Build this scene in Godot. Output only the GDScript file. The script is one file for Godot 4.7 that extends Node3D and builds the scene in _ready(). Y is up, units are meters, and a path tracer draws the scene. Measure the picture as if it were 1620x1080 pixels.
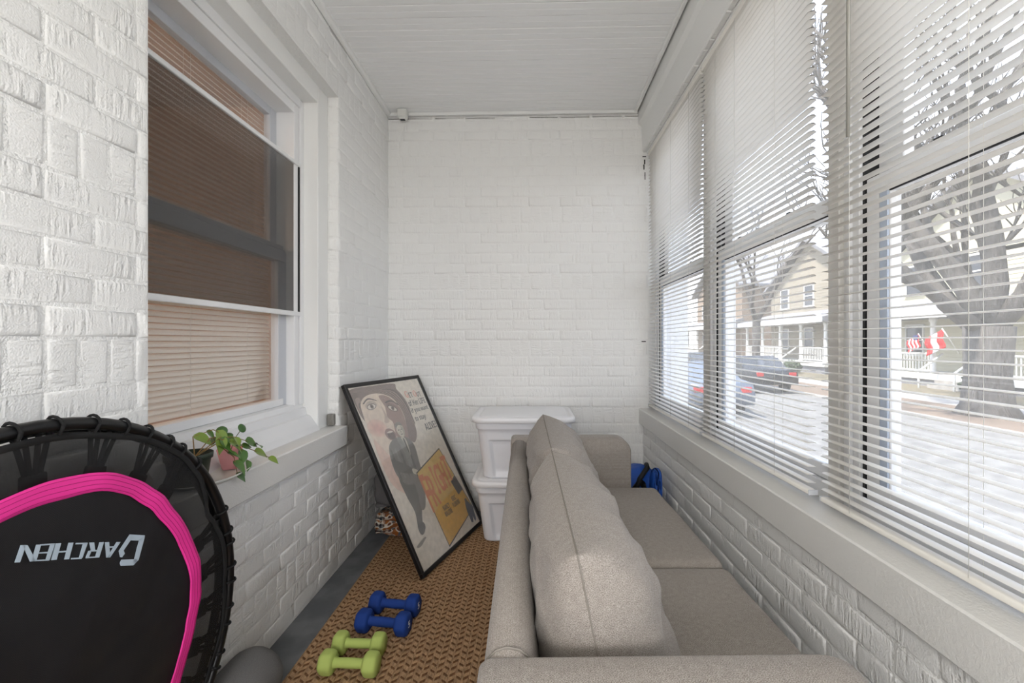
extends Node3D
# An enclosed brick porch: painted brick walls, three blind-covered windows on the street side, a sofa, bins, a framed poster, a folded mini trampoline.
# x is right, y up, the far wall lies towards -z. The camera stands at z = 0.

const EYE := 1.155
const WL := -0.983      # face of the left wall
const WR := 0.747       # face of the right wall under the sill
const CEIL := 2.709
const ROW_B := 1.055    # bottom of one soldier-like rowlock course
const ROW_H := 0.107
const COURSE := 0.06914
const PERIOD := 0.4527
const TURN := -0.0258   # the far wall and the ceiling boards are not quite square to the room

var taken := {}
var rng := RandomNumberGenerator.new()
var M := {}

# ------------------------------------------------------------------ helpers
func numbered(n: String) -> String:
	if not taken.has(n):
		taken[n] = 0
		return n
	taken[n] += 1
	return "%s_%03d" % [n, taken[n]]

func tag(o: Node3D, label: String, category := "", group := "", kind := "") -> Node3D:
	if label: o.set_meta("label", label)
	if category: o.set_meta("category", category)
	if group: o.set_meta("group", group)
	if kind: o.set_meta("kind", kind)
	return o

func thing(called: String, label: String, category: String, at := Vector3.ZERO, group := "") -> Node3D:
	var o := Node3D.new()
	o.name = numbered(called)
	add_child(o)
	o.position = at
	return tag(o, label, category, group)

func setting(called: String, label: String, category: String) -> Node3D:
	var o := Node3D.new()
	o.name = called
	add_child(o)
	return tag(o, label, category, "", "structure")

func part(parent: Node, called: String, mesh: Mesh, m: Material, at := Vector3.ZERO, b := Basis.IDENTITY) -> MeshInstance3D:
	var o := MeshInstance3D.new()
	o.name = called
	o.mesh = mesh
	o.material_override = null
	o.set_surface_override_material(0, m)
	o.transform = Transform3D(b, at)
	parent.add_child(o, true)
	return o

func st_new(flat := false) -> SurfaceTool:
	var st := SurfaceTool.new()
	st.begin(Mesh.PRIMITIVE_TRIANGLES)
	st.set_smooth_group(-1 if flat else 0)
	return st

func done(st: SurfaceTool) -> ArrayMesh:
	st.generate_normals()
	return st.commit()

func tri(st: SurfaceTool, a: Vector3, b: Vector3, c: Vector3) -> void:
	st.add_vertex(a); st.add_vertex(b); st.add_vertex(c)

func quad(st: SurfaceTool, a: Vector3, b: Vector3, c: Vector3, d: Vector3) -> void:
	tri(st, a, b, c); tri(st, a, c, d)

func quad_uv(st: SurfaceTool, p: Array, uv: Array) -> void:
	for k in [0, 1, 2, 0, 2, 3]:
		st.set_uv(uv[k]); st.add_vertex(p[k])

# a plain box with a small chamfer on every edge
func box_into(st: SurfaceTool, lo: Vector3, hi: Vector3, c := 0.002, t := Transform3D()) -> void:
	var h := (hi - lo) / 2.0
	var m := (hi + lo) / 2.0
	c = minf(c, minf(h.x, minf(h.y, h.z)) * 0.45)
	var corner := func(sx: int, sy: int, sz: int, axis: int) -> Vector3:
		var v := Vector3(sx * (h.x - c), sy * (h.y - c), sz * (h.z - c))
		v[axis] += [sx, sy, sz][axis] * c
		return t * (m + v)
	for axis in 3:
		var u := (axis + 1) % 3
		var w := (axis + 2) % 3
		for s in [-1, 1]:
			var q := []
			for k in [[-1, -1], [1, -1], [1, 1], [-1, 1]]:
				var sg := [0, 0, 0]
				sg[axis] = s; sg[u] = k[0] * s; sg[w] = k[1]
				q.append(corner.call(sg[0], sg[1], sg[2], axis))
			quad(st, q[0], q[3], q[2], q[1])
			for s2 in [-1, 1]:      # the chamfer between this face and face s2 of the axis u
				var e := []
				for sw in [-1, 1]:
					var sg := [0, 0, 0]
					sg[axis] = s; sg[u] = s2; sg[w] = sw
					e.append([corner.call(sg[0], sg[1], sg[2], axis), corner.call(sg[0], sg[1], sg[2], u)])
				if s * s2 > 0:
					quad(st, e[0][0], e[1][0], e[1][1], e[0][1])
				else:
					quad(st, e[0][0], e[0][1], e[1][1], e[1][0])
	for sx in [-1, 1]:
		for sy in [-1, 1]:
			for sz in [-1, 1]:
				var a: Vector3 = corner.call(sx, sy, sz, 0)
				var b: Vector3 = corner.call(sx, sy, sz, 1)
				var d: Vector3 = corner.call(sx, sy, sz, 2)
				if sx * sy * sz > 0: tri(st, a, d, b)
				else: tri(st, a, b, d)

func box(lo: Vector3, hi: Vector3, c := 0.002) -> ArrayMesh:
	var st := st_new(true)
	box_into(st, lo, hi, c)
	return done(st)

# boxes given as [x0, y0, z0, x1, y1, z1]
func boxes(list: Array, c := 0.002) -> ArrayMesh:
	var st := st_new(true)
	for b in list:
		box_into(st, Vector3(b[0], b[1], b[2]).min(Vector3(b[3], b[4], b[5])), Vector3(b[0], b[1], b[2]).max(Vector3(b[3], b[4], b[5])), c)
	return done(st)

# a box with round edges; shape(p, n) may push each point about
func round_box(size: Vector3, r: float, k := 3, mid := 1, push = null) -> ArrayMesh:
	var h := size / 2.0
	var st := st_new()
	var lines := []
	for a in 3:
		var l := []
		for i in k: l.append(-h[a] + r * i / k)
		for i in mid + 1: l.append(lerpf(-h[a] + r, h[a] - r, float(i) / mid))
		for i in range(1, k + 1): l.append(h[a] - r + r * i / k)
		lines.append(l)
	var at := func(p: Vector3) -> Vector3:
		var inner := p.clamp(-h + Vector3.ONE * r, h - Vector3.ONE * r)
		var n := (p - inner).normalized()
		var q := inner + n * r
		return push.call(q, n) if push != null else q
	for axis in 3:
		var u := (axis + 1) % 3
		var w := (axis + 2) % 3
		for s in [-1.0, 1.0]:
			var grid := []
			for a in lines[u]:
				var row := []
				for b in lines[w]:
					var p := Vector3.ZERO
					p[axis] = s * h[axis]; p[u] = a; p[w] = b
					row.append(at.call(p))
				grid.append(row)
			for i in grid.size() - 1:
				for j in grid[0].size() - 1:
					if s < 0: quad(st, grid[i][j], grid[i + 1][j], grid[i + 1][j + 1], grid[i][j + 1])
					else: quad(st, grid[i][j], grid[i][j + 1], grid[i + 1][j + 1], grid[i + 1][j])
	st.index()
	return done(st)

# rings of points joined to a skin
func skin_into(st: SurfaceTool, rings: Array, closed := true, cap0 := false, cap1 := false) -> void:
	var n: int = rings[0].size()
	for i in rings.size() - 1:
		for j in (n if closed else n - 1):
			var k := (j + 1) % n
			quad(st, rings[i][j], rings[i][k], rings[i + 1][k], rings[i + 1][j])
	for e in [[cap0, 0], [cap1, rings.size() - 1]]:
		if e[0]:
			var c := Vector3.ZERO
			for p in rings[e[1]]: c += p
			c /= n
			for j in n:
				if e[1] == 0: tri(st, c, rings[0][(j + 1) % n], rings[0][j])
				else: tri(st, c, rings[e[1]][j], rings[e[1]][(j + 1) % n])

func skin(rings: Array, closed := true, cap0 := false, cap1 := false) -> ArrayMesh:
	var st := st_new()
	skin_into(st, rings, closed, cap0, cap1)
	return done(st)

func lathe_rings(profile: Array, seg: int) -> Array:
	var rings := []
	for p in profile:
		var ring := []
		for j in seg:
			var a := TAU * j / seg
			ring.append(Vector3(p[0] * cos(a), p[1], p[0] * sin(a)))
		rings.append(ring)
	return rings

func lathe(profile: Array, seg := 24) -> ArrayMesh:
	return skin(lathe_rings(profile, seg), true, profile[0][0] > 1e-4, profile[-1][0] > 1e-4)

func tube_into(st: SurfaceTool, pts: Array, r, seg := 8, loop := false) -> void:
	var rings := []
	var n := pts.size()
	var up := Vector3.UP
	for i in n:
		var t: Vector3 = (pts[(i + 1) % n] - pts[(i - 1 + n) % n]) if loop else (pts[mini(i + 1, n - 1)] - pts[maxi(i - 1, 0)])
		t = t.normalized()
		if i == 0: up = Vector3.UP if absf(t.y) < 0.9 else Vector3.RIGHT
		var side := t.cross(up).normalized()
		up = side.cross(t).normalized()
		var ring := []
		var rr: float = r[i] if r is Array else r
		for j in seg:
			var a := TAU * j / seg
			ring.append(pts[i] + (side * cos(a) + up * sin(a)) * rr)
		rings.append(ring)
	if loop: rings.append(rings[0])
	skin_into(st, rings, true, not loop, not loop)

func tube(pts: Array, r, seg := 8, loop := false) -> ArrayMesh:
	var st := st_new()
	tube_into(st, pts, r, seg, loop)
	return done(st)

# a flat outline with thickness, from z0 to z1
func prism_into(st: SurfaceTool, poly: PackedVector2Array, z0: float, z1: float, t := Transform3D()) -> void:
	if Geometry2D.is_polygon_clockwise(poly): poly.reverse()
	var idx := Geometry2D.triangulate_polygon(poly)
	for i in range(0, idx.size(), 3):
		var a := poly[idx[i]]; var b := poly[idx[i + 1]]; var c := poly[idx[i + 2]]
		if (b - a).cross(c - a) < 0.0:
			var s := b; b = c; c = s
		tri(st, t * Vector3(a.x, a.y, z1), t * Vector3(c.x, c.y, z1), t * Vector3(b.x, b.y, z1))
		tri(st, t * Vector3(a.x, a.y, z0), t * Vector3(b.x, b.y, z0), t * Vector3(c.x, c.y, z0))
	for i in poly.size():
		var a := poly[i]
		var b := poly[(i + 1) % poly.size()]
		quad(st, t * Vector3(a.x, a.y, z0), t * Vector3(a.x, a.y, z1), t * Vector3(b.x, b.y, z1), t * Vector3(b.x, b.y, z0))

func prism(poly: Array, z0: float, z1: float, t := Transform3D()) -> ArrayMesh:
	var st := st_new(true)
	prism_into(st, PackedVector2Array(poly), z0, z1, t)
	return done(st)

func outline(flat: Array) -> PackedVector2Array:
	var p := PackedVector2Array()
	for i in range(0, flat.size(), 2): p.append(Vector2(flat[i], flat[i + 1]))
	return p

# ------------------------------------------------------------------ textures
func noise(seed_: int, freq: float, octaves := 3, kind := FastNoiseLite.TYPE_SIMPLEX_SMOOTH) -> FastNoiseLite:
	var n := FastNoiseLite.new()
	n.seed = seed_
	n.noise_type = kind
	n.frequency = freq
	n.fractal_octaves = octaves
	return n

func grey(n: FastNoiseLite, w: int, h: int, sw := 0, sh := 0) -> PackedByteArray:
	var im := n.get_seamless_image(sw if sw else w, sh if sh else h)
	im.convert(Image.FORMAT_L8)
	if im.get_width() != w or im.get_height() != h: im.resize(w, h, Image.INTERPOLATE_CUBIC)
	return im.get_data()

func tex_l(w: int, h: int, bytes: PackedByteArray) -> ImageTexture:
	return ImageTexture.create_from_image(Image.create_from_data(w, h, false, Image.FORMAT_L8, bytes))

func tex_rgb(w: int, h: int, bytes: PackedByteArray) -> ImageTexture:
	return ImageTexture.create_from_image(Image.create_from_data(w, h, false, Image.FORMAT_RGB8, bytes))

func plain(c: Color, rough := 0.7, spec := 0.5) -> StandardMaterial3D:
	var m := StandardMaterial3D.new()
	m.albedo_color = c
	m.roughness = rough
	m.metallic_specular = spec
	return m

func triplanar(m: StandardMaterial3D, per_metre: float, world := false) -> StandardMaterial3D:
	m.uv1_triplanar = true
	m.uv1_world_triplanar = world
	m.uv1_scale = Vector3.ONE * per_metre
	m.texture_repeat = true
	return m

func relief(m: StandardMaterial3D, t: Texture2D, cm: float) -> StandardMaterial3D:
	m.heightmap_enabled = true
	m.heightmap_texture = t
	m.heightmap_scale = cm
	return m

# a colour texture that runs between two tones after a grey field
func two_tone(w: int, g: PackedByteArray, a: Color, b: Color, lo := 0.0, hi := 1.0) -> ImageTexture:
	var out := PackedByteArray()
	out.resize(w * w * 3)
	var table := []
	for i in 256:
		var c := a.lerp(b, clampf((i / 255.0 - lo) / (hi - lo), 0.0, 1.0))
		table.append([int(c.r * 255), int(c.g * 255), int(c.b * 255)])
	for i in w * w:
		var c: Array = table[g[i]]
		out[3 * i] = c[0]; out[3 * i + 1] = c[1]; out[3 * i + 2] = c[2]
	return tex_rgb(w, w, out)

func make_materials() -> void:
	var W := 512
	# thick white paint over wire-cut brick: upright scratches, pits and blobs
	var streak := grey(noise(3, 0.05, 3), W, W, W, 72)
	var blob := grey(noise(5, 0.035, 4), W, W)
	var fine := grey(noise(7, 0.14, 2), W, W)
	var big := grey(noise(9, 0.008, 2), W, W)
	var up := PackedByteArray(); up.resize(W * W)
	var side := PackedByteArray(); side.resize(W * W)
	var soft := PackedByteArray(); soft.resize(W * W)
	for y in W:
		for x in W:
			var i := y * W + x
			var amount := clampf((big[i] - 70) / 110.0, 0.15, 1.0)
			var s := (streak[i] - 128.0) * 0.95 * amount
			var pit := minf(0.0, blob[i] - 105.0) * 0.9 * amount
			up[i] = int(clampf(150.0 + s + pit + (fine[i] - 128) * 0.20, 0, 255))
			var s2 := (streak[x * W + y] - 128.0) * 0.95 * amount
			side[i] = int(clampf(150.0 + s2 + pit + (fine[i] - 128) * 0.20, 0, 255))
			soft[i] = int(clampf(140.0 + (blob[i] - 128) * 0.5 + (fine[i] - 128) * 0.15, 0, 255))
	var t_up := tex_l(W, W, up)
	var t_side := tex_l(W, W, side)
	var t_soft := tex_l(W, W, soft)
	var paint := Color(0.93, 0.928, 0.918)
	M.paint_up = relief(triplanar(plain(paint, 0.55, 0.4), 2.5, true), t_up, 0.38)
	M.paint_side = relief(triplanar(plain(paint, 0.55, 0.4), 2.5, true), t_side, 0.38)
	M.mortar = relief(triplanar(plain(paint, 0.6, 0.4), 3.1, true), t_soft, 0.45)
	M.wood_paint = relief(triplanar(plain(Color(0.93, 0.93, 0.92), 0.45), 4.0, true), t_soft, 0.05)
	M.sill_paint = relief(triplanar(plain(Color(0.88, 0.875, 0.86), 0.4), 5.0, true), t_soft, 0.12)
	M.board_paint = plain(Color(0.96, 0.96, 0.955), 0.5)
	M.vinyl = plain(Color(0.915, 0.915, 0.915), 0.35)
	M.vinyl_grey = plain(Color(0.78, 0.79, 0.81), 0.4)
	M.vinyl_blue = plain(Color(0.72, 0.76, 0.82), 0.4)
	M.gasket = plain(Color(0.10, 0.10, 0.11), 0.6)
	M.post = plain(Color(0.84, 0.83, 0.81), 0.5)
	M.slat = plain(Color(0.965, 0.95, 0.92), 0.4)
	M.slat.backlight = Color(1.0, 0.97, 0.91)
	M.slat_tan = plain(Color(0.91, 0.885, 0.835), 0.5)
	M.cord = plain(Color(0.87, 0.86, 0.83), 0.8)
	M.wand = plain(Color(0.62, 0.61, 0.58), 0.25)
	M.clear = plain(Color(1, 1, 1, 0.06), 0.03)
	M.clear.transparency = BaseMaterial3D.TRANSPARENCY_ALPHA
	M.dusty_glass = plain(Color(0.93, 0.93, 0.92, 0.15), 0.05)
	M.dusty_glass.transparency = BaseMaterial3D.TRANSPARENCY_ALPHA
	M.screen = plain(Color(0.27, 0.255, 0.24, 0.42), 0.7)
	M.screen.transparency = BaseMaterial3D.TRANSPARENCY_ALPHA
	M.crack = plain(Color(0.10, 0.095, 0.09), 0.9)
	# floor paint
	var fl := grey(noise(21, 0.012, 4), W, W)
	M.floor = triplanar(plain(Color.WHITE, 0.45), 0.9, true)
	M.floor.albedo_texture = two_tone(W, fl, Color(0.36, 0.37, 0.385), Color(0.44, 0.45, 0.46), 0.25, 0.75)
	relief(M.floor, t_soft, 0.06)
	# rug: columns of slanted stitches, alternate columns slanting the other way
	var rw := 512
	var rug := PackedByteArray(); rug.resize(rw * rw * 3)
	var rug_h := PackedByteArray(); rug_h.resize(rw * rw)
	var fib := grey(noise(31, 0.09, 3), rw, rw, rw, 128)
	var tone := grey(noise(33, 0.02, 3), rw, rw)
	for y in rw:
		for x in rw:
			var i := y * rw + x
			var col := x / 32
			var fx := (x % 32) / 32.0
			var slope := 1.0 if col % 2 == 0 else -1.0
			var ph := fposmod(y / 42.667 + slope * fx * 0.55 + (0.5 if col % 4 >= 2 else 0.0), 1.0)
			var wide := 0.40 if col % 2 == 0 else 0.28
			var edge := minf(absf(ph - 0.0), minf(absf(ph - wide), absf(ph - 1.0)))
			var groove := minf(1.0, minf(fx, 1.0 - fx) * 9.0)
			var dark := ph < wide and fx > 0.16 and fx < 0.86
			var f := (fib[i] - 128) / 128.0 * 0.16 + (tone[i] - 128) / 128.0 * 0.10
			var c := Color(0.44, 0.315, 0.22) if dark else Color(0.67, 0.54, 0.41)
			c = c * (1.0 + f)
			rug[3 * i] = int(clampf(c.r, 0, 1) * 255); rug[3 * i + 1] = int(clampf(c.g, 0, 1) * 255); rug[3 * i + 2] = int(clampf(c.b, 0, 1) * 255)
			rug_h[i] = int(clampf((90.0 if dark else 190.0) * (0.45 + 0.55 * groove) * minf(1.0, 0.5 + edge * 6.0) + f * 60.0, 0, 255))
	M.rug = triplanar(plain(Color.WHITE, 0.95, 0.2), 1.0 / 0.384, true)
	M.rug.albedo_texture = tex_rgb(rw, rw, rug)
	relief(M.rug, tex_l(rw, rw, rug_h), 0.5)
	# heathered upholstery
	var fw := 512
	var hea := grey(noise(41, 0.21, 2), fw, fw)
	var hea2 := grey(noise(43, 0.03, 3), fw, fw)
	var weave := PackedByteArray(); weave.resize(fw * fw)
	var mixd := PackedByteArray(); mixd.resize(fw * fw)
	for y in fw:
		for x in fw:
			var i := y * fw + x
			var a := sin(TAU * x / 8.0) * sin(TAU * y / 8.0)
			weave[i] = int(clampf(128.0 + a * 60.0 + (hea[i] - 128) * 0.6, 0, 255))
			var fleck := -75.0 if hea[i] < 62 else 0.0
			mixd[i] = int(clampf(128.0 + (hea[i] - 128) * 0.75 + (hea2[i] - 128) * 0.15 + a * 22.0 + fleck, 0, 255))
	var t_weave := tex_l(fw, fw, weave)
	M.fabric = triplanar(plain(Color.WHITE, 0.95, 0.15), 3.6)
	M.fabric.albedo_texture = two_tone(fw, mixd, Color(0.46, 0.43, 0.403), Color(0.79, 0.76, 0.73), 0.15, 0.85)
	M.fabric.rim_enabled = true
	M.fabric.rim = 0.25
	relief(M.fabric, t_weave, 0.06)
	M.seam = plain(Color(0.57, 0.545, 0.515), 0.95, 0.15)
	M.leg = plain(Color(0.12, 0.09, 0.07), 0.5)
	M.foam = triplanar(plain(Color.WHITE, 0.95, 0.15), 5.0)
	M.foam.albedo_texture = two_tone(fw, hea, Color(0.34, 0.335, 0.335), Color(0.52, 0.515, 0.51), 0.25, 0.75)
	relief(M.foam, t_weave, 0.05)
	M.bin = plain(Color(0.90, 0.905, 0.925), 0.38)
	M.lid = plain(Color(0.935, 0.935, 0.945), 0.35)
	# trampoline
	var mat_w := PackedByteArray(); mat_w.resize(256 * 256)
	for y in 256:
		for x in 256:
			mat_w[y * 256 + x] = 200 if ((x / 8 + y / 8) % 2 == 0) else 90
	M.mat = triplanar(plain(Color(0.075, 0.075, 0.085), 0.55, 0.5), 14.0)
	relief(M.mat, tex_l(256, 256, mat_w), 0.03)
	M.steel = plain(Color(0.06, 0.06, 0.065), 0.32)
	M.pink = triplanar(plain(Color(0.93, 0.20, 0.60), 0.65), 6.0)
	relief(M.pink, t_weave, 0.05)
	M.pink_thread = plain(Color(0.70, 0.08, 0.40), 0.8)
	M.mesh_cloth = plain(Color(0.07, 0.07, 0.075, 0.62), 0.6)
	M.mesh_cloth.transparency = BaseMaterial3D.TRANSPARENCY_ALPHA
	M.webbing = plain(Color(0.035, 0.035, 0.04), 0.85)
	M.logo = plain(Color(0.70, 0.755, 0.80), 0.5)
	# dumbbells, plants, bags
	M.blue = relief(triplanar(plain(Color(0.12, 0.24, 0.52), 0.75, 0.35), 9.0), t_soft, 0.02)
	M.lime = relief(triplanar(plain(Color(0.70, 0.765, 0.42), 0.75, 0.35), 9.0), t_soft, 0.02)
	M.print_white = plain(Color(0.80, 0.82, 0.86), 0.6)
	M.leaf = plain(Color(0.28, 0.42, 0.16), 0.35)
	M.leaf.backlight = Color(0.22, 0.32, 0.10)
	M.leaf_dark = plain(Color(0.22, 0.36, 0.16), 0.35)
	M.leaf_dark.backlight = Color(0.12, 0.2, 0.06)
	M.leaf_light = plain(Color(0.46, 0.55, 0.22), 0.35)
	M.leaf_light.backlight = Color(0.3, 0.38, 0.12)
	M.stem = plain(Color(0.36, 0.38, 0.20), 0.6)
	M.stem_brown = plain(Color(0.52, 0.40, 0.22), 0.6)
	M.pink_pot = plain(Color(0.90, 0.62, 0.63), 0.45)
	M.green_pot = plain(Color(0.14, 0.19, 0.14), 0.5)
	M.soil = relief(triplanar(plain(Color(0.13, 0.09, 0.06), 0.95), 12.0), t_soft, 0.4)
	M.saucer = plain(Color(0.90, 0.90, 0.87), 0.2)
	M.bag_blue = relief(triplanar(plain(Color(0.05, 0.28, 0.62), 0.6), 9.0), t_weave, 0.04)
	M.bag_black = plain(Color(0.04, 0.045, 0.06), 0.7)
	M.cloth_grey = relief(triplanar(plain(Color(0.40, 0.39, 0.39), 0.95, 0.2), 6.0), t_weave, 0.05)
	var pat := grey(noise(51, 0.028, 1, FastNoiseLite.TYPE_CELLULAR), 256, 256)
	var pat2 := grey(noise(53, 0.02, 1), 256, 256)
	var pb := PackedByteArray(); pb.resize(256 * 256 * 3)
	for i in 256 * 256:
		var c := Color(0.82, 0.79, 0.74)
		if pat2[i] < 100: c = Color(0.60, 0.36, 0.17)
		elif pat2[i] > 158: c = Color(0.13, 0.14, 0.18)
		if pat[i] > 150: c = Color(0.30, 0.34, 0.36)
		pb[3 * i] = int(c.r * 255); pb[3 * i + 1] = int(c.g * 255); pb[3 * i + 2] = int(c.b * 255)
	M.cloth_print = triplanar(plain(Color.WHITE, 0.9, 0.2), 4.0)
	M.cloth_print.albedo_texture = tex_rgb(256, 256, pb)
	M.frame_black = plain(Color(0.055, 0.05, 0.055), 0.4)
	M.backing = plain(Color(0.55, 0.45, 0.34), 0.9)
	M.ink = plain(Color(0.10, 0.09, 0.10), 0.7)
	M.ink_red = plain(Color(0.84, 0.49, 0.26), 0.7)
	M.ink_pale_red = plain(Color(0.87, 0.52, 0.42), 0.7)
	M.bare_mortar = relief(triplanar(plain(Color(0.58, 0.565, 0.54), 0.95), 14.0, true), t_up, 0.5)
	M.plastic_box = plain(Color(0.86, 0.86, 0.84), 0.4)
	# inside the house behind the left window
	M.room_tan = plain(Color(0.70, 0.60, 0.51), 0.8)
	M.shade = plain(Color(1.0, 0.93, 0.80), 0.6)
	M.shade.emission_enabled = true
	M.shade.emission = Color(1.0, 0.87, 0.72)
	M.shade.emission_energy_multiplier = 1.5
	M.diffuser = plain(Color(0.95, 0.94, 0.92), 0.4)
	M.diffuser.emission_enabled = true
	M.diffuser.emission = Color(1.0, 0.98, 0.955)
	M.diffuser.emission_energy_multiplier = 0.9
	# outdoors
	var asp := grey(noise(61, 0.02, 4), W, W)
	M.asphalt = triplanar(plain(Color.WHITE, 0.9), 0.25, true)
	M.asphalt.albedo_texture = two_tone(W, asp, Color(0.40, 0.395, 0.385), Color(0.48, 0.475, 0.46), 0.2, 0.8)
	M.walk = triplanar(plain(Color.WHITE, 0.9), 0.4, true)
	M.walk.albedo_texture = two_tone(W, asp, Color(0.56, 0.545, 0.52), Color(0.64, 0.625, 0.60), 0.2, 0.8)
	M.litter = triplanar(plain(Color.WHITE, 0.95), 0.35, true)
	M.litter.albedo_texture = two_tone(W, fine, Color(0.34, 0.29, 0.245), Color(0.52, 0.46, 0.40), 0.3, 0.7)
	M.lawn = triplanar(plain(Color.WHITE, 0.95), 0.3, true)
	M.lawn.albedo_texture = two_tone(W, blob, Color(0.38, 0.35, 0.28), Color(0.48, 0.45, 0.37), 0.2, 0.8)
	M.bark = relief(triplanar(plain(Color.WHITE, 0.95), 0.9, true), t_up, 3.0)
	M.bark.albedo_texture = two_tone(W, streak, Color(0.24, 0.225, 0.21), Color(0.40, 0.385, 0.365), 0.3, 0.7)
	M.twig = plain(Color(0.42, 0.395, 0.37), 0.9)
	M.siding_cream = plain(Color(0.74, 0.72, 0.63), 0.8)
	M.siding_beige = plain(Color(0.58, 0.55, 0.49), 0.8)
	M.brick_tan = plain(Color(0.56, 0.49, 0.42), 0.85)
	M.white_ext = plain(Color(0.84, 0.84, 0.82), 0.7)
	M.roof_grey = plain(Color(0.50, 0.50, 0.51), 0.9)
	M.pane_dark = plain(Color(0.20, 0.22, 0.25), 0.12)
	M.car_dark = plain(Color(0.10, 0.11, 0.13), 0.2)
	M.car_pale = plain(Color(0.36, 0.40, 0.46), 0.3)
	M.tyre = plain(Color(0.05, 0.05, 0.05), 0.8)
	M.tail = plain(Color(0.70, 0.06, 0.05), 0.3)
	M.flag_red = plain(Color(0.80, 0.12, 0.13), 0.8)
	M.flag_white = plain(Color(0.90, 0.90, 0.90), 0.8)
	M.flag_blue = plain(Color(0.13, 0.18, 0.42), 0.8)
	M.shrub = plain(Color(0.22, 0.27, 0.18), 0.9)

# ------------------------------------------------------------------ brickwork
var brick_cache := {}

func brick_mesh(w: float, h: float, p: float, variant: int) -> ArrayMesh:
	var key := "%d %d %d %d" % [roundi(w * 400), roundi(h * 400), roundi(p * 2000), variant]
	if brick_cache.has(key): return brick_cache[key]
	var r := RandomNumberGenerator.new()
	r.seed = hash(key)
	var jig := []
	for i in 4: jig.append(Vector2(r.randf_range(-0.0022, 0.0022), r.randf_range(-0.0022, 0.0022)))
	var tilt := Vector2(r.randf_range(-0.0012, 0.0012), r.randf_range(-0.0012, 0.0012))
	var rings := []
	for l in [[-0.004, -0.0025], [p * 0.35, 0.0], [p * 0.85, 0.0042], [p, 0.0115]]:
		var ring := []
		for k in 4:
			var c: Vector2 = [Vector2(-1, -1), Vector2(1, -1), Vector2(1, 1), Vector2(-1, 1)][k]
			var q: Vector2 = Vector2(c.x * (w / 2 - l[1]), c.y * (h / 2 - l[1])) + jig[k]
			ring.append(Vector3(q.x, q.y, l[0] + (tilt.x * c.x + tilt.y * c.y if l[0] > 0 else 0.0)))
		rings.append(ring)
	var m := skin(rings, true, false, true)
	brick_cache[key] = m
	return m

# t: x along the wall, y up, z out of it. cover(p): how many pixels wide the brick at p would show, 0 where it does not
func lay_bricks(parent: Node3D, t: Transform3D, x0: float, x1: float, y0: float, y1: float, holes: Array, shift: float, seed_: int, cover: Callable, most := 300, deep := 0.0055) -> void:
	var r := RandomNumberGenerator.new()
	r.seed = seed_
	var list := []
	for k in range(-4, 5):
		var base := ROW_B + k * PERIOD
		for c in 6:
			var lo: float = base if c == 0 else base + ROW_H + (c - 1) * COURSE
			var hi: float = lo + (ROW_H if c == 0 else COURSE)
			if hi < y0 + 0.015 or lo > y1 - 0.015: continue
			var step: float = 0.0695 if c == 0 else 0.2145
			var off: float = shift * 0.3 if c == 0 else shift + (0.107 if c % 2 == 0 else 0.0)
			var x := floorf(x0 / step) * step - step + fposmod(off, step)
			while x < x1:
				var spans := [[maxf(x, x0), minf(x + step, x1), maxf(lo, y0), minf(hi, y1)]]
				for h in holes:
					var left := []
					for s in spans:
						if s[1] <= h[0] or s[0] >= h[1] or s[3] <= h[2] or s[2] >= h[3]: left.append(s); continue
						if s[2] < h[2] - 0.02: left.append([s[0], s[1], s[2], h[2]]); continue
						if s[3] > h[3] + 0.02: left.append([s[0], s[1], h[3], s[3]]); continue
						if s[0] < h[0]: left.append([s[0], h[0], s[2], s[3]])
						if s[1] > h[1]: left.append([h[1], s[1], s[2], s[3]])
					spans = left
				for s in spans:
					if s[1] - s[0] > 0.024 and s[3] - s[2] > 0.02:
						var at := t * Vector3((s[0] + s[1]) / 2, (s[2] + s[3]) / 2, 0)
						list.append({"at": at, "w": s[1] - s[0] - 0.0095, "h": s[3] - s[2] - 0.0095, "row": c == 0, "size": cover.call(at) * (s[1] - s[0]), "v": r.randi() % 5, "p": deep + (r.randi() % 3 - 1) * 0.0008 - (0.0012 if c == 0 else 0.0) + (0.0034 if c == 1 else 0.0)})
				x += step
	list.sort_custom(func(a, b): return a.size > b.size)
	var rest := {false: null, true: null}
	for i in list.size():
		var b: Dictionary = list[i]
		var m := brick_mesh(b.w, b.h, b.p, b.v)
		if i < most and b.size > 0.0:
			part(parent, "brick", m, M.paint_side if b.row else M.paint_up, b.at, t.basis)
		else:
			if rest[b.row] == null:
				rest[b.row] = SurfaceTool.new()
			rest[b.row].append_from(m, 0, Transform3D(t.basis, b.at))
	for row in rest:
		if rest[row] != null:
			tag(part(parent, "more_bricks", rest[row].commit(), M.paint_side if row else M.paint_up), "", "", "", "stuff")

func seen_from_here(p: Vector3) -> float:
	var z := -p.z
	if z < 0.5: return 0.0
	var u := 720.0 * p.x / z
	var v := 720.0 * (p.y - EYE) / z
	if u < -870 or u > 800 or absf(v) > 570: return 0.0
	return 720.0 / z

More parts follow.
